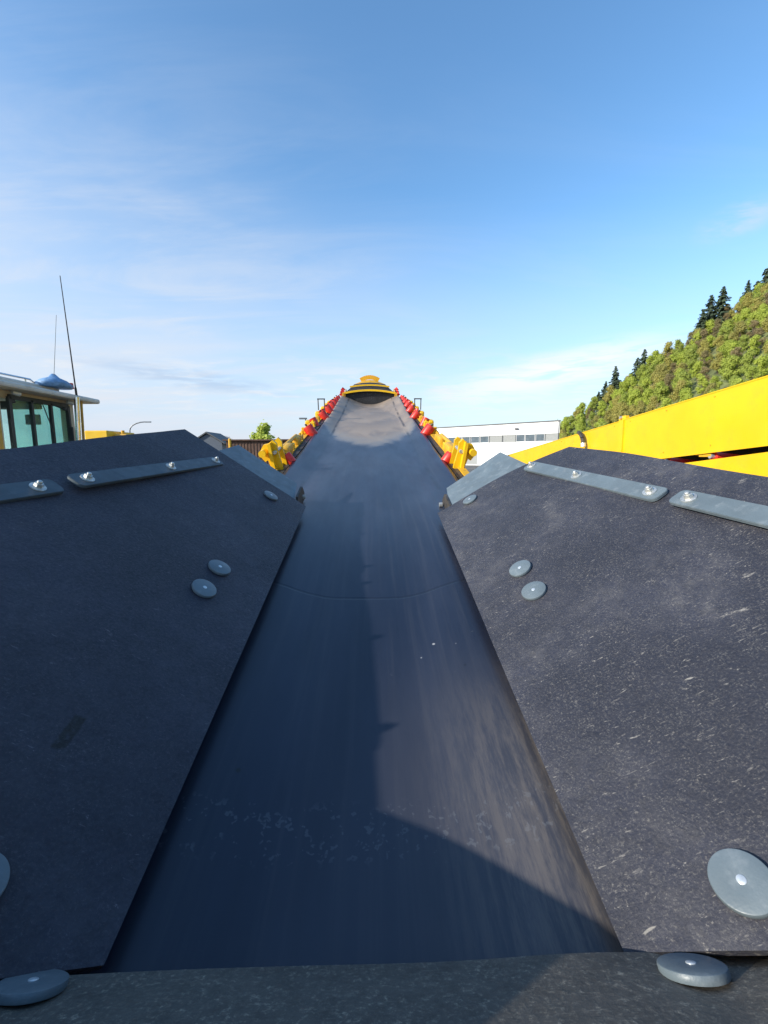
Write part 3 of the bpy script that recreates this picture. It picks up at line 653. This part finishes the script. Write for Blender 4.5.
    # body, engine hood, wheels, steps
    bm = bmesh.new(); add_box(bm, (XW-0.95, 5.9, 1.15), (2.0, 5.2, 0.7), bev=0.06); add_box(bm, (XW-0.95, 4.2, 1.75), (1.5, 1.8, 0.7), bev=0.1); obj('body', bm, OCHRE, r, T)
    for k in range(3):
        bm = bmesh.new(); add_box(bm, (XW+0.1, 6.95, 0.5+0.35*k), (0.25, 0.5, 0.04)); obj('step', bm, GASK, r, T)
    for y in (4.5, 8.2):
        for x in (XW-1.95, XW+0.0):
            bm = bmesh.new(); add_lathe(bm, [(0, -0.24), (0.4, -0.24), (0.68, -0.2), (0.75, -0.1), (0.75, 0.1), (0.68, 0.2), (0.4, 0.24), (0, 0.24)], Matrix.Translation((x, y, 0.75)) @ Matrix.Rotation(R_(90), 4, 'Y'), 28)
            w = obj('wheel', bm, RUBBER_CUR, r, T, smooth=True)
            bm = bmesh.new(); add_lathe(bm, [(0, -0.255), (0.34, -0.255), (0.36, 0), (0.34, 0.255), (0, 0.255)], Matrix.Translation((x, y, 0.75)) @ Matrix.Rotation(R_(90), 4, 'Y'), 20); obj('rim', bm, YELD, w, T, smooth=True)
cabm()

# ------------------------------------------------------------------ folded side conveyor on the right
def side_boom():
    X = 3.42; sl = -math.tan(R_(6.0)); yr = 5.2
    ztop = lambda y: CAMZ+0.537-(y-5.05)*0.095
    M = Matrix.Translation((X+0.5, 6, 0)); r = empty('folded_conveyor', M, label='bright yellow folded side conveyor with deep plate sides running past on the right', cat='conveyor')
    def plate(x, y0, y1, zo0, zo1, t=0.012):      # plate in the YZ plane between offsets from the top line
        bm = bmesh.new(); Mx = Matrix(((0, 0, 1, x), (1, 0, 0, 0), (0, 1, 0, 0), (0, 0, 0, 1)))
        return bm, Mx
    # upper plate with a raised joint at y=5.9; outline in (y, z)
    bm, Mx = plate(X, 0, 0, 0, 0)
    add_prism(bm, [(1.2, ztop(1.2)), (5.9, ztop(5.9)), (5.9, ztop(5.9)-0.60), (1.2, ztop(1.2)-0.62)], Mx, 0.014)
    add_prism(bm, [(5.9, ztop(5.9)-0.012), (10.9, ztop(10.9)-0.012), (10.9, ztop(10.9)-0.5), (5.9, ztop(5.9)-0.60)], Matrix.Translation((0.02, 0, 0)) @ Mx, 0.014)
    # flanges
    for y0, y1, dx in ((1.2, 5.9, 0), (5.9, 10.9, 0.02)):
        a = Vector((X+dx+0.06, y0, ztop(y0)-0.006)); b = Vector((X+dx+0.06, y1, ztop(y1)-0.006)); d = b-a
        add_box(bm, (0, 0, 0), (0.13, d.length, 0.012), Matrix.Translation((a+b)/2) @ Matrix.Rotation(math.atan2(d.z, d.y), 4, 'X'))
    obj('side_plate', bm, YEL, r)
    bm, Mx = plate(X+1.15, 0, 0, 0, 0); add_prism(bm, [(1.2, ztop(1.2)-0.1), (10.9, ztop(10.9)-0.1), (10.9, ztop(10.9)-0.5), (1.2, ztop(1.2)-0.62)], Mx, 0.014); obj('side_plate', bm, YEL, r)
    # stiffener at the joint and lug
    bm = bmesh.new(); add_box(bm, (X-0.004, 5.88, ztop(5.88)-0.30), (0.03, 0.10, 0.58)); add_box(bm, (X+0.03, 5.9, ztop(5.9)+0.02), (0.06, 0.16, 0.07), bev=0.01); obj('joint_plate', bm, YEL, r)
    bm = bmesh.new(); add_cyl(bm, (X-0.03, 5.9, ztop(5.9)+0.03), (X+0.1, 5.9, ztop(5.9)+0.03), 0.02); obj('joint_pin', bm, ZINC, r)
    for y in (2.2, 2.9, 3.6, 4.3, 5.0, 5.7, 6.1, 6.9, 7.8, 8.7):
        for zo in (0.05, 0.53):
            dxx = 0.0 if y < 5.9 else 0.02
            bm = bmesh.new(); add_cyl(bm, (X+dxx-0.007, y, ztop(y)-zo), (X+dxx+0.002, y, ztop(y)-zo), 0.008, seg=6); obj('bolt', bm, YELD, r)
    # curved hose slot near the far end: bent black hose hanging in front of the plate
    P = at(592, 437, 7.0); bm = bmesh.new()
    pts_ = [(X-0.045, P.y-0.14, P.z-0.10), (X-0.055, P.y-0.12, P.z-0.02), (X-0.055, P.y-0.06, P.z+0.045), (X-0.045, P.y+0.03, P.z+0.075)]
    add_tube(bm, pts_, 0.03, 10); obj('hose', bm, DARKF, r, smooth=True)
    bm = bmesh.new(); add_cyl(bm, pts_[0], (X-0.045, P.y-0.15, P.z-0.16), 0.04, seg=12); obj('hose_clamp', bm, PIN, r, smooth=True)
    # the belt box and rollers seen through the gap under the plate, then the lower plate
    bm = bmesh.new()
    add_prism(bm, [(1.2, ztop(1.2)-0.50), (10.5, ztop(10.5)-0.40), (10.5, ztop(10.5)-0.48), (1.2, ztop(1.2)-0.58)], Matrix(((0, 0, 1, X+0.3), (1, 0, 0, 0), (0, 1, 0, 0), (0, 0, 0, 1))), 0.7); obj('belt', bm, RUBBER_CUR, r)
    bm = bmesh.new(); Mx = Matrix(((0, 0, 1, X-0.02), (1, 0, 0, 0), (0, 1, 0, 0), (0, 0, 0, 1)))
    zb = lambda y: CAMZ-0.018-(y-3.85)*0.115
    add_prism(bm, [(1.2, zb(1.2)), (9.5, zb(9.5)), (9.5, zb(9.5)-0.5), (1.2, zb(1.2)-0.5)], Mx, 0.014); obj('lower_plate', bm, YEL, r)
    bm = bmesh.new(); add_prism(bm, [(1.2, zb(1.2)+0.35), (9.5, zb(9.5)+0.30), (9.5, zb(9.5)-0.45), (1.2, zb(1.2)-0.45)], Matrix(((0, 0, 1, X+0.75), (1, 0, 0, 0), (0, 1, 0, 0), (0, 0, 0, 1))), 0.1); obj('frame', bm, DARKF, r)
    for y, dz in ((4.32, 0.0), (5.0, 0.015), (6.2, 0), (3.2, 0)):
        z = (ztop(y)-0.61+zb(y))/2+0.035+dz
        bm = bmesh.new(); add_cyl(bm, (X+0.06, y, z-0.035), (X+0.62, y, z-0.1), 0.052, seg=18); w = obj('roller', bm, RED, r, smooth=True)
        bm = bmesh.new(); add_cyl(bm, (X+0.02, y, z-0.03), (X+0.058, y, z-0.034), 0.024, seg=12); obj('shaft', bm, ZINC, w, smooth=True)
        bm = bmesh.new(); add_box(bm, (X+0.05, y+0.16, z+0.005), (0.07, 0.10, 0.055), bev=0.012); add_box(bm, (X+0.03, y+0.07, z-0.02), (0.02, 0.16, 0.03)); obj('bearing_bracket', bm, YELD, r)
    for y in (3.5, 8.5):
        bm = bmesh.new(); add_box(bm, (X+0.55, y, 1.1), (1.1, 0.18, 0.14)); add_box(bm, (X+0.1, y, 1.17), (0.14, 0.14, 2.34)); add_box(bm, (X+1.0, y, 1.17), (0.14, 0.14, 2.34)); add_box(bm, (X+0.1, y, 0.02), (0.3, 0.3, 0.04)); add_box(bm, (X+1.0, y, 0.02), (0.3, 0.3, 0.04)); obj('leg', bm, YELD, r)
side_boom()

# ------------------------------------------------------------------ THE CONVEYOR
K = empty('belt_conveyor', ROOT, label='long black rubber belt conveyor with red rollers and rubber hopper flaps rising away', cat='conveyor')
def part(name, bm, m, parent=K, **kw): return obj(name, bm, m, parent, B, **kw)
UC = -0.025
def sstep(x, a, b):
    t = max(0, min(1, (x-a)/(b-a))); return t*t*(3-2*t)
def belt_pt(s, t):
    u = (s-0.5)*2*0.60; v = -0.25+t*9.95
    q = sstep(v, 6.5, 9.4)
    w = -0.80-0.06*q + (0.055+0.15*q)*sstep(abs(u), 0.40-0.36*q, 0.60+0.12*q)
    k = 1-sstep(v, 2.0, 3.3)
    w += k*(0.012 + 0.048*sstep(abs(u), 0.12, 0.37) - 0.045*sstep(abs(u), 0.42, 0.6))
    w += 0.004*math.sin(v*2*math.pi/1.4)*(1-q)
    return Vector((u+UC, v, w))
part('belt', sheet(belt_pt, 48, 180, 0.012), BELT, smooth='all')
# return strand and drums
bm = bmesh.new(); add_box(bm, (UC, 4.7, -1.28), (1.15, 9.9, 0.012)); part('return_belt', bm, RUBBER_CUR)
for v in (-0.26, 9.75):
    bm = bmesh.new(); add_cyl(bm, (UC-0.62, v, -1.045), (UC+0.62, v, -1.045), 0.225, seg=32); part('drum', bm, RUBBER_CUR, smooth=True)

TAN = math.tan(R_(33))
def flap_fn(sd):
    # corners as in the photograph: near inner, far inner, near ridge, far ridge
    if sd < 0: ni, fi, nr, fr = Vector((-.335, .325, -.70)), Vector((-.340, 2.10, -.70)), Vector((-1.24, -.06, -.09)), Vector((-.925, 2.16, -.312))
    else: ni, fi, nr, fr = Vector((.310, .318, -.70)), Vector((.320, 1.985, -.70)), Vector((1.17, .06, -.18)), Vector((.868, 1.84, -.343))
    def fn(s, t):
        T = t*1.12                                     # past t=0.893 the sheet folds over the ridge
        f = ni.lerp(fi, s); g = nr.lerp(fr, s)
        if T <= 1: p = f.lerp(g, T)
        else:
            p = g.copy(); e = T-1; p.x += sd*e*1.1; p.z += -e*1.6
        # soft undulation of the loose sheet
        k = 0.007*math.sin(s*7.0+1.3+sd)*(1-0.5*min(1, T)) + 0.010*mn.noise(Vector((p.x*2, p.y*2, sd*3)))
        p.z += k*min(1, 4*T+0.25)
        if sd > 0: p.y += 0.055*math.sin(math.pi*min(1, T)**1.3)*s*s
        return p
    return fn
flaps = {}
for sd, rm, lb in ((-1, RUB_L, 'clean dark navy flap in shade on the left'), (1, RUB_R, 'sunlit dusty scratched flap on the right')):
    flaps[sd] = part('rubber_flap', sheet(flap_fn(sd), 60, 60, 0.011), rm, smooth=True, label=lb)
def on_flap(sd, u=None, v=None, lift=0.0):
    """point and frame (x along the belt, y up the slope, z out of the sheet) on the flap over (u, v)"""
    fn = flap_fn(sd); s, t = 0.5, 0.4
    for _ in range(30):
        p = fn(s, t); e = 1e-3; a = (fn(min(1, s+e), t)-p)/e if s+e <= 1 else (p-fn(s-e, t))/e; b = (fn(s, t+e)-p)/e
        det = a.x*b.y-a.y*b.x; du, dv = u-p.x, v-p.y
        s += (du*b.y-dv*b.x)/det; t += (a.x*dv-a.y*du)/det; s = max(0, min(1, s)); t = max(0, min(0.98, t))
    p = fn(s, t); n = a.cross(b).normalized()
    if n.z < 0: n = -n
    return p+n*lift, n
def frame_at(p, n, x):
    x = (x-n*x.dot(n)).normalized(); y = n.cross(x)
    return Matrix((x, y, n)).transposed().to_4x4(), p
def disc(parent, p, n, tilt=(0, 0), r=0.0352):
    n = (n+Vector((tilt[0], tilt[1], 0))).normalized(); M, _ = frame_at(p, n, Vector((0, 1, 0))); M = Matrix.Translation(p) @ M
    bm = bmesh.new(); add_lathe(bm, [(0, 0.0005), (r*0.98, 0.0005), (r, 0.002), (r, 0.0068), (r*0.98, 0.0085), (r*0.94, 0.0092), (r*0.25, 0.0094), (0, 0.0094)], M, 48)
    b_ = part('button_washer', bm, STEEL, parent, smooth=True)
    bm = bmesh.new(); add_lathe(bm, [(0.0054, 0.0090), (0.0054, 0.0100), (0.0044, 0.0106), (0, 0.0108)], M, 20); part('rivet_head', bm, PIN, parent, smooth=True)
def bolt(parent, p, n, k=0):
    M, _ = frame_at(p, n, Vector((1, 0, 0))); M = Matrix.Translation(p) @ M @ Matrix.Rotation(rnd.uniform(0, 1), 4, 'Z')
    bm = bmesh.new(); add_lathe(bm, [(0, 0), (0.0195, 0), (0.0195, 0.0025), (0.016, 0.0035), (0, 0.0035)], M, 28)
    g = bmesh.ops.create_cone(bm, cap_ends=True, segments=6, radius1=0.0115, radius2=0.0108, depth=0.010, matrix=M @ Matrix.Translation((0, 0, 0.0085)))
    add_lathe(bm, [(0.0062, 0.0135), (0.0062, 0.019), (0.0048, 0.0205), (0, 0.0205)], M, 14)
    part('bolt', bm, ZINC, parent, smooth=True)
def strip(sd, a, b, bolts, wd=0.062, m=STEEL):
    fl = flaps[sd]; pa, na = on_flap(sd, a[0], a[1]); pb, nb = on_flap(sd, b[0], b[1]); n = (na+nb).normalized(); x = pb-pa; Ln = x.length
    M, _ = frame_at(pa, n, x); c = (pa+pb)/2; M = Matrix.Translation(c+n*0.006) @ M
    hl, hw, rc = Ln/2, wd/2, 0.018; poly = []
    for cx, cy, a0 in ((hl-rc, hw-rc, 0), (-hl+rc, hw-rc, 90), (-hl+rc, -hw+rc, 180), (hl-rc, -hw+rc, 270)):
        for q in range(5): an = R_(a0+q*22.5); poly.append((cx+rc*math.cos(an), cy+rc*math.sin(an)))
    bm = bmesh.new(); add_prism(bm, poly, M, 0.009)
    bmesh.ops.bevel(bm, geom=[e for e in bm.edges if abs((M.inverted() @ e.verts[0].co).z-0.009) < 1e-5 and abs((M.inverted() @ e.verts[1].co).z-0.009) < 1e-5], offset=0.0015, segments=2, affect='EDGES')
    part('clamp_strip', bm, m, fl, smooth=True)
    for f in bolts: bolt(fl, M @ Vector(((f-0.5)*Ln, 0, 0.009)), n)
# left: photo strip from image (66,485) to (222,462), the next one runs off the frame
strip(-1, (-0.880, 1.235), (-0.722, 2.02), (0.06, 0.55, 0.955), m=STEEL_SHADE)
strip(-1, (-1.065, 0.33), (-0.890, 1.195), (0.06, 0.5, 0.93), m=STEEL_SHADE)
strip(1, (0.842, 1.165), (0.706, 1.87), (0.06, 0.53, 0.955))
strip(1, (1.0, 0.32), (0.853, 1.125), (0.06, 0.5, 0.945))
for u, v in ((-.478, 1.085), (-.478, 1.215), (-.482, 1.96), (-.485, .352)):
    p, n = on_flap(-1, u, v, 0.001); disc(flaps[-1], p, n, (rnd.uniform(-.04, .04), rnd.uniform(-.04, .04)))
for u, v in ((.456, 1.06), (.458, 1.185), (.458, 1.90), (.455, .338)):
    p, n = on_flap(1, u, v, 0.001); disc(flaps[1], p, n, (rnd.uniform(-.04, .04), rnd.uniform(-.04, .04)))

# rear flap of the hopper, below the camera
def rear_fn(s, t):
    u = (s-0.5)*2*0.98; au = abs(u)
    h = max(0, au-0.47)*TAN
    lo = Vector((u, 0.310-0.02*sstep(au, 0.3, 0.9), -0.690+h*0.97))
    tv = -0.05+0.12*sstep(au, 0.34, 0.46)+0.235*max(0.0, min(1.0, (au-0.42)/0.5))  # unseen upper edge, shaped to cast the diagonal shadow onto the belt
    hi = Vector((u, tv, max(-0.31, lo.z+0.01)))
    p = lo.lerp(hi, t)
    p.z += 0.004*math.sin(u*5.5+0.4)*(1-t) + 0.010*mn.noise(Vector((u*2.3, t*1.5, 2.2)))*(0.3+0.7*t) + 0.010*(1-t)*sstep(-u, -0.15, 0.25)
    p.z += 0.008*math.exp(-((u-0.25)/0.12)**2)*(1-t)
    return p
rear = part('rear_flap', sheet(rear_fn, 80, 40, 0.012), RUB_B, smooth=True, label='grainy grey rubber rear flap crossing the near end of the belt')
def rear_disc(u, t, tx=0.0):
    p = rear_fn(u/1.96+0.5, t); e = 1e-3
    n = (rear_fn(u/1.96+0.5+e, t)-p).cross(rear_fn(u/1.96+0.5, t+e)-p).normalized(); n = n if n.z > 0 else -n
    n = Vector((tx, 0.775, 0.63)).normalized(); disc(rear, p+n*0.001, n)
rear_disc(-0.380, 0.085, 0.05); rear_disc(0.352, 0.11, -0.03)

# hopper side walls outside the flaps (steel carrying the rubber)
for sd in (-1, 1):
    fn = flap_fn(sd); a = fn(0.0, 0.86); b = fn(0.99, 0.86); c = a+(a-b).normalized()*0.36; c.z = a.z-0.10
    bm = bmesh.new(); t_ = 0.012*sd
    q = [c+Vector((0, 0, -0.03)), b+Vector((sd*0.0, 0, -0.03)), b+Vector((-sd*0.20, 0, -0.62)), c+Vector((-sd*0.35, 0, -0.75))]
    vs = [bm.verts.new(x) for x in q]+[bm.verts.new(x+Vector((t_, 0, 0))) for x in q]
    for f in ((0, 1, 2, 3), (7, 6, 5, 4), (0, 4, 5, 1), (1, 5, 6, 2), (2, 6, 7, 3), (3, 7, 4, 0)): bm.faces.new([vs[i] for i in f])
    part('hopper_wall', bm, YEL)
bm = bmesh.new(); add_box(bm, (0, -0.12, -0.74), (2.3, 0.012, 0.82)); part('hopper_back', bm, YEL)

# blue grey steel skirt plates after the flaps
def plate4(q, t):
    bm = bmesh.new(); q = [Vector(x) for x in q]; n = (q[1]-q[0]).cross(q[3]-q[0]).normalized()
    if n.z < 0: n = -n
    vs = [bm.verts.new(x) for x in q]+[bm.verts.new(x-n*t) for x in q]
    for f in ((0, 1, 2, 3), (7, 6, 5, 4), (0, 4, 5, 1), (1, 5, 6, 2), (2, 6, 7, 3), (3, 7, 4, 0)): bm.faces.new([vs[i] for i in f])
    return bm
sk = {}
sk[-1] = part('skirt_plate', plate4([(-.385, 1.9, -.715), (-.430, 2.39, -.656), (-.755, 2.45, -.444), (-.86, 1.9, -.42)], 0.01), STEEL)
sk[1] = part('skirt_plate', plate4([(.360, 1.75, -.735), (.417, 2.31, -.668), (.712, 2.345, -.472), (.80, 1.75, -.47)], 0.01), STEEL)
# small bolted corner bracket at the inner end of each plate
for sd, (u, v, w) in ((-1, (-.405, 2.30, -.685)), (1, (.395, 2.20, -.705))):
    bm = bmesh.new(); Mx = Matrix(((0, 0, 1, u-sd*0.004), (1, 0, 0, v), (0, 1, 0, w), (0, 0, 0, 1)))
    add_prism(bm, [(-.14, -.06), (.07, -.06), (.08, -.02), (.02, .03), (-.14, .02)], Mx, 0.012)
    part('corner_bracket', bm, DARKF, sk[sd])
    bm = bmesh.new(); add_cyl(bm, (u-sd*0.012, v+0.02, w-0.03), (u-sd*0.03, v+0.02, w-0.03), 0.013, seg=6); part('bolt', bm, ZINC, sk[sd])

# side frames beside the belt
for sd in (-1, 1):
    bm = bmesh.new(); x = UC+sd*0.655
    add_box(bm, (x, 6.0, -0.87), (0.05, 7.6, 0.20)); add_box(bm, (x+sd*0.04, 6.0, -0.975), (0.10, 7.6, 0.02))
    part('side_frame', bm, DARKF)
    bm = bmesh.new(); add_box(bm, (x+sd*0.075, 6.25, -0.84), (0.02, 6.8, 0.15)); add_box(bm, (x+sd*0.05, 6.25, -0.762), (0.05, 6.8, 0.012))
    for k in range(12): add_box(bm, (x+sd*0.06, 2.9+k*0.6, -0.815), (0.09, 0.05, 0.02))
    part('guard_rail', bm, YELD)
# troughing idlers: flat roller below, inclined red wing rollers outside the belt edges
IDL = (3.42, 4.82, 6.25, 7.05, 7.7, 8.25, 8.75, 9.2)
for i, v in enumerate(IDL):
    far = i >= 3
    for sd in (-1, 1):
        r0 = 0.045 if i == 0 else 0.056
        a = Vector((UC+sd*0.60, v, -0.80)); b = Vector((UC+sd*(0.67 if i == 0 else 0.69), v, -0.70 if i == 0 else -0.67))
        bm = bmesh.new(); d = (b-a).normalized(); Mq = Matrix.Translation(a) @ d.to_track_quat('Z', 'Y').to_matrix().to_4x4(); l = (b-a).length
        add_lathe(bm, [(0, 0), (r0*0.93, 0), (r0, 0.012), (r0, l-0.015), (r0*0.88, l), (0, l)], Mq, 24)
        w = part('wing_roller', bm, RED, smooth=True)
        bm = bmesh.new(); add_cyl(bm, b, b+d*0.028, 0.011, seg=10); part('roller_shaft', bm, DARKF, w, smooth=True)
        bm = bmesh.new(); xb = UC+sd*0.745
        # bent yellow stand holding the outer shaft end
        poly = [(-0.07, -0.97), (0.07, -0.97), (0.055, -0.80), (0.03, -0.715), (-0.03, -0.715), (-0.055, -0.80)]
        add_prism(bm, poly, Matrix(((0, 0, 1, xb-0.008), (1, 0, 0, v), (0, 1, 0, 0), (0, 0, 0, 1))), 0.016)
        add_box(bm, (xb-sd*0.03, v+0.09, -0.76), (0.10, 0.03, 0.13), bev=0.006); add_box(bm, (xb, v+0.2, -0.80), (0.10, 0.16, 0.10), bev=0.012)
        part('idler_bracket', bm, YEL)
    bm = bmesh.new(); add_cyl(bm, (UC-0.42, v, -0.97), (UC+0.42, v, -0.97), 0.066, seg=20); part('carrying_roller', bm, RED, smooth=True)
for k in range(22):
    v = 3.95+k*0.26
    if min(abs(v-q) for q in IDL) < 0.16: continue
    for sd in (-1, 1):
        bm = bmesh.new(); add_box(bm, (UC+sd*0.715, v, -0.735), (0.055, 0.09+0.02*math.sin(k*3.1), 0.05+0.012*math.cos(k*2.3)), bev=0.008)
        add_cyl(bm, (UC+sd*0.715, v, -0.71), (UC+sd*0.715, v, -0.69), 0.012, seg=6); part('idler_foot', bm, YELD if k % 3 else YEL)
# extra red rollers carried close together between the first idlers
for v in (5.6, 6.65, 7.4, 8.0, 8.5):
    for sd in (-1, 1):
        bm = bmesh.new(); a = Vector((UC+sd*0.66, v, -0.83)); b = Vector((UC+sd*0.735, v+0.02, -0.68)); add_cyl(bm, a, b, 0.045, seg=18); part('guide_roller', bm, RED, smooth=True)
        bm = bmesh.new(); add_box(bm, (UC+sd*0.79, v+0.03, -0.79), (0.07, 0.12, 0.17), bev=0.02); part('roller_bracket', bm, YEL)

# big folding hinge brackets left and right of the belt, before the first idler
for sd in (-1, 1):
    M = Matrix(((sd, 0, 0, UC), (0, 1, 0, 3.25), (0, 0, 1, 0), (0, 0, 0, 1)))
    # cheek plates seen from the front (u-w plane), leaning outwards with a hooked top
    hx = lambda x: 0.635+(x-0.70)*0.47
    hz = lambda z: -0.545+(z+0.455)*0.62
    cheek = [(hx(x), hz(z)) for x, z in [(0.70, -0.93), (0.86, -0.96), (0.91, -0.80), (0.955, -0.70), (1.0, -0.72), (1.06, -0.66), (1.055, -0.575), (1.01, -0.515), (0.93, -0.50), (0.86, -0.455), (0.80, -0.50), (0.79, -0.60), (0.745, -0.74)]]
    bm = bmesh.new()
    for k, yy in enumerate((0.0, 0.17)):
        Mc = Matrix.Translation((0, 3.2+yy, 0)) @ Matrix(((sd, 0, 0, UC), (0, 0, 1, 0), (0, 1, 0, 0), (0, 0, 0, 1)))
        sc = 1.0 if k == 0 else 0.94
        add_prism(bm, [(0.635+(x-0.635)*sc, z if k == 0 else z-0.01) for x, z in cheek], Mc, 0.03)
    hb = part('hinge_bracket', bm, YEL)
    bm = bmesh.new()
    Mt = Matrix.Translation((0, 3.2, 0)) @ Matrix(((sd, 0, 0, UC), (0, 0, 1, 0), (0, 1, 0, 0), (0, 0, 0, 1)))
    rib = [(hx(0.80), hz(-0.95)), (hx(0.85), hz(-0.95)), (hx(0.925), hz(-0.50)), (hx(0.88), hz(-0.48))]; add_prism(bm, rib, Matrix.Translation((0, -0.05, 0)) @ Mt, 0.05)
    add_cyl(bm, (UC+sd*hx(1.0), 3.12, hz(-0.60)), (UC+sd*hx(1.0), 3.44, hz(-0.60)), 0.026, seg=20); part('hinge_barrel', bm, YEL, hb, smooth=True)
    bm = bmesh.new(); add_cyl(bm, (UC+sd*hx(0.83), 3.17, hz(-0.60)), (UC+sd*hx(0.83), 3.42, hz(-0.60)), 0.014, seg=16); part('hinge_pin', bm, ZINC, hb, smooth=True)
    bm = bmesh.new(); add_box(bm, (UC+sd*0.70, 3.66, -0.72), (0.07, 0.24, 0.11), bev=0.02); add_cyl(bm, (UC+sd*0.73, 3.4, -0.68), (UC+sd*0.725, 4.3, -0.69), 0.018, seg=14); add_box(bm, (UC+sd*0.71, 4.25, -0.73), (0.06, 0.22, 0.09), bev=0.02)
    part('hinge_cylinder', bm, YELD, hb, smooth=True)
    # small hoop markers standing on the frame
    bm = bmesh.new(); x = UC+sd*0.70; v = 6.42; hw = 0.045; zz = -0.66; hh = 0.15
    for s2 in (-1, 1): add_box(bm, (x+s2*hw, v, zz+hh/2), (0.012, 0.02, hh))
    add_box(bm, (x, v, zz+hh+0.006), (2*hw+0.02, 0.03, 0.014)); part('hoop_marker', bm, DARKF)

# head hood: yellow ribs over a dark cover with a rubber curtain hanging in front
def head():
    U0 = -0.035
    bm = bmesh.new(); nst = 26
    for k in range(nst):
        w_ = 1.12/nst; x = U0-0.56+w_*(k+0.5); cut = 0.02+0.005*math.sin(k*2.3)
        zb = -0.90+0.17*sstep(abs(x-U0), 0.06, 0.60)+cut*0.4; add_box(bm, (x, 9.50+0.0015*(k % 2), (zb-0.585-0.05*(abs(x-U0)/0.56)**2)/2), (w_*0.995, 0.006, -0.585-0.05*(abs(x-U0)/0.56)**2-zb))
    part('rubber_curtain', bm, RUBBER_CUR)
    segs = [(9.45, -0.575, 0.55), (9.95, -0.495, 0.44), (10.45, -0.43, 0.36), (10.9, -0.39, 0.22)]
    bm = bmesh.new(); prev = None
    for v, w, hw in segs:
        ring = [bm.verts.new((U0+hw*x, v, w-0.02-0.04*x*x-dz)) for dz in (0, 0.01) for x in (-1, -.5, 0, .5, 1)]
        if prev:
            for o_ in (0, 5):
                for k in range(4): bm.faces.new((prev[o_+k], prev[o_+k+1], ring[o_+k+1], ring[o_+k])).material_index = 0 if v < 10.5 else 1
        prev = ring
    hc = part('hood_cover', bm, [RUBBER_CUR, YELD])
    for i, (v, w, hw) in enumerate(segs):
        if i == 2: continue
        bm = bmesh.new(); n_ = 10; th = (0.036, 0.032, 0.034, 0.10)[i]; pp = []
        for k in range(n_):
            x0, x1 = -1+2*k/n_, -1+2*(k+1)/n_
            f = lambda x: Vector((U0+hw*x, v, w+0.012*(1-x*x)*(1+2.5*(i == 3)) - (0.05*x*x if i < 1 else 0.025*x*x)))
            a, b = f(x0), f(x1); d = b-a
            add_box(bm, (0, 0, 0), (d.length+0.002, 0.05, th), Matrix.Translation((a+b)/2) @ Matrix.Rotation(-math.atan2(d.z, d.x), 4, 'Y'))
        part('hood_rib', bm, YEL if i < 3 else YELD, hc)
    for sd in (-1, 1):
        bm = bmesh.new(); Mx = Matrix(((0, 0, 1, U0+sd*0.53), (1, 0, 0, 0), (0, 1, 0, 0), (0, 0, 0, 1)))
        add_prism(bm, [(9.42, -0.98), (10.2, -0.98), (10.1, -0.62), (9.9, -0.56), (9.42, -0.62)], Mx, 0.012); add_box(bm, (U0+sd*0.565, 9.44, -0.70), (0.035, 0.05, 0.17)); part('head_plate', bm, YELD)
        for k, v in enumerate((9.55, 9.8, 10.05)):
            bm = bmesh.new(); add_cyl(bm, (U0+sd*0.57, v, -0.68+k*0.035), (U0+sd*0.63, v, -0.63+k*0.035), 0.04, seg=16); part('head_roller', bm, RED, smooth=True)
head()
# supports under the conveyor
for v, nm in ((1.2, 'leg'), (6.0, 'leg')):
    for sd in (-1, 1):
        P = B @ Vector((UC+sd*0.72, v, -0.98)); bm = bmesh.new()
        add_box(bm, (P.x, P.y, P.z/2), (0.14, 0.14, P.z)); add_box(bm, (P.x, P.y, 0.02), (0.35, 0.35, 0.04))
        obj('support_leg', bm, YELD, K)
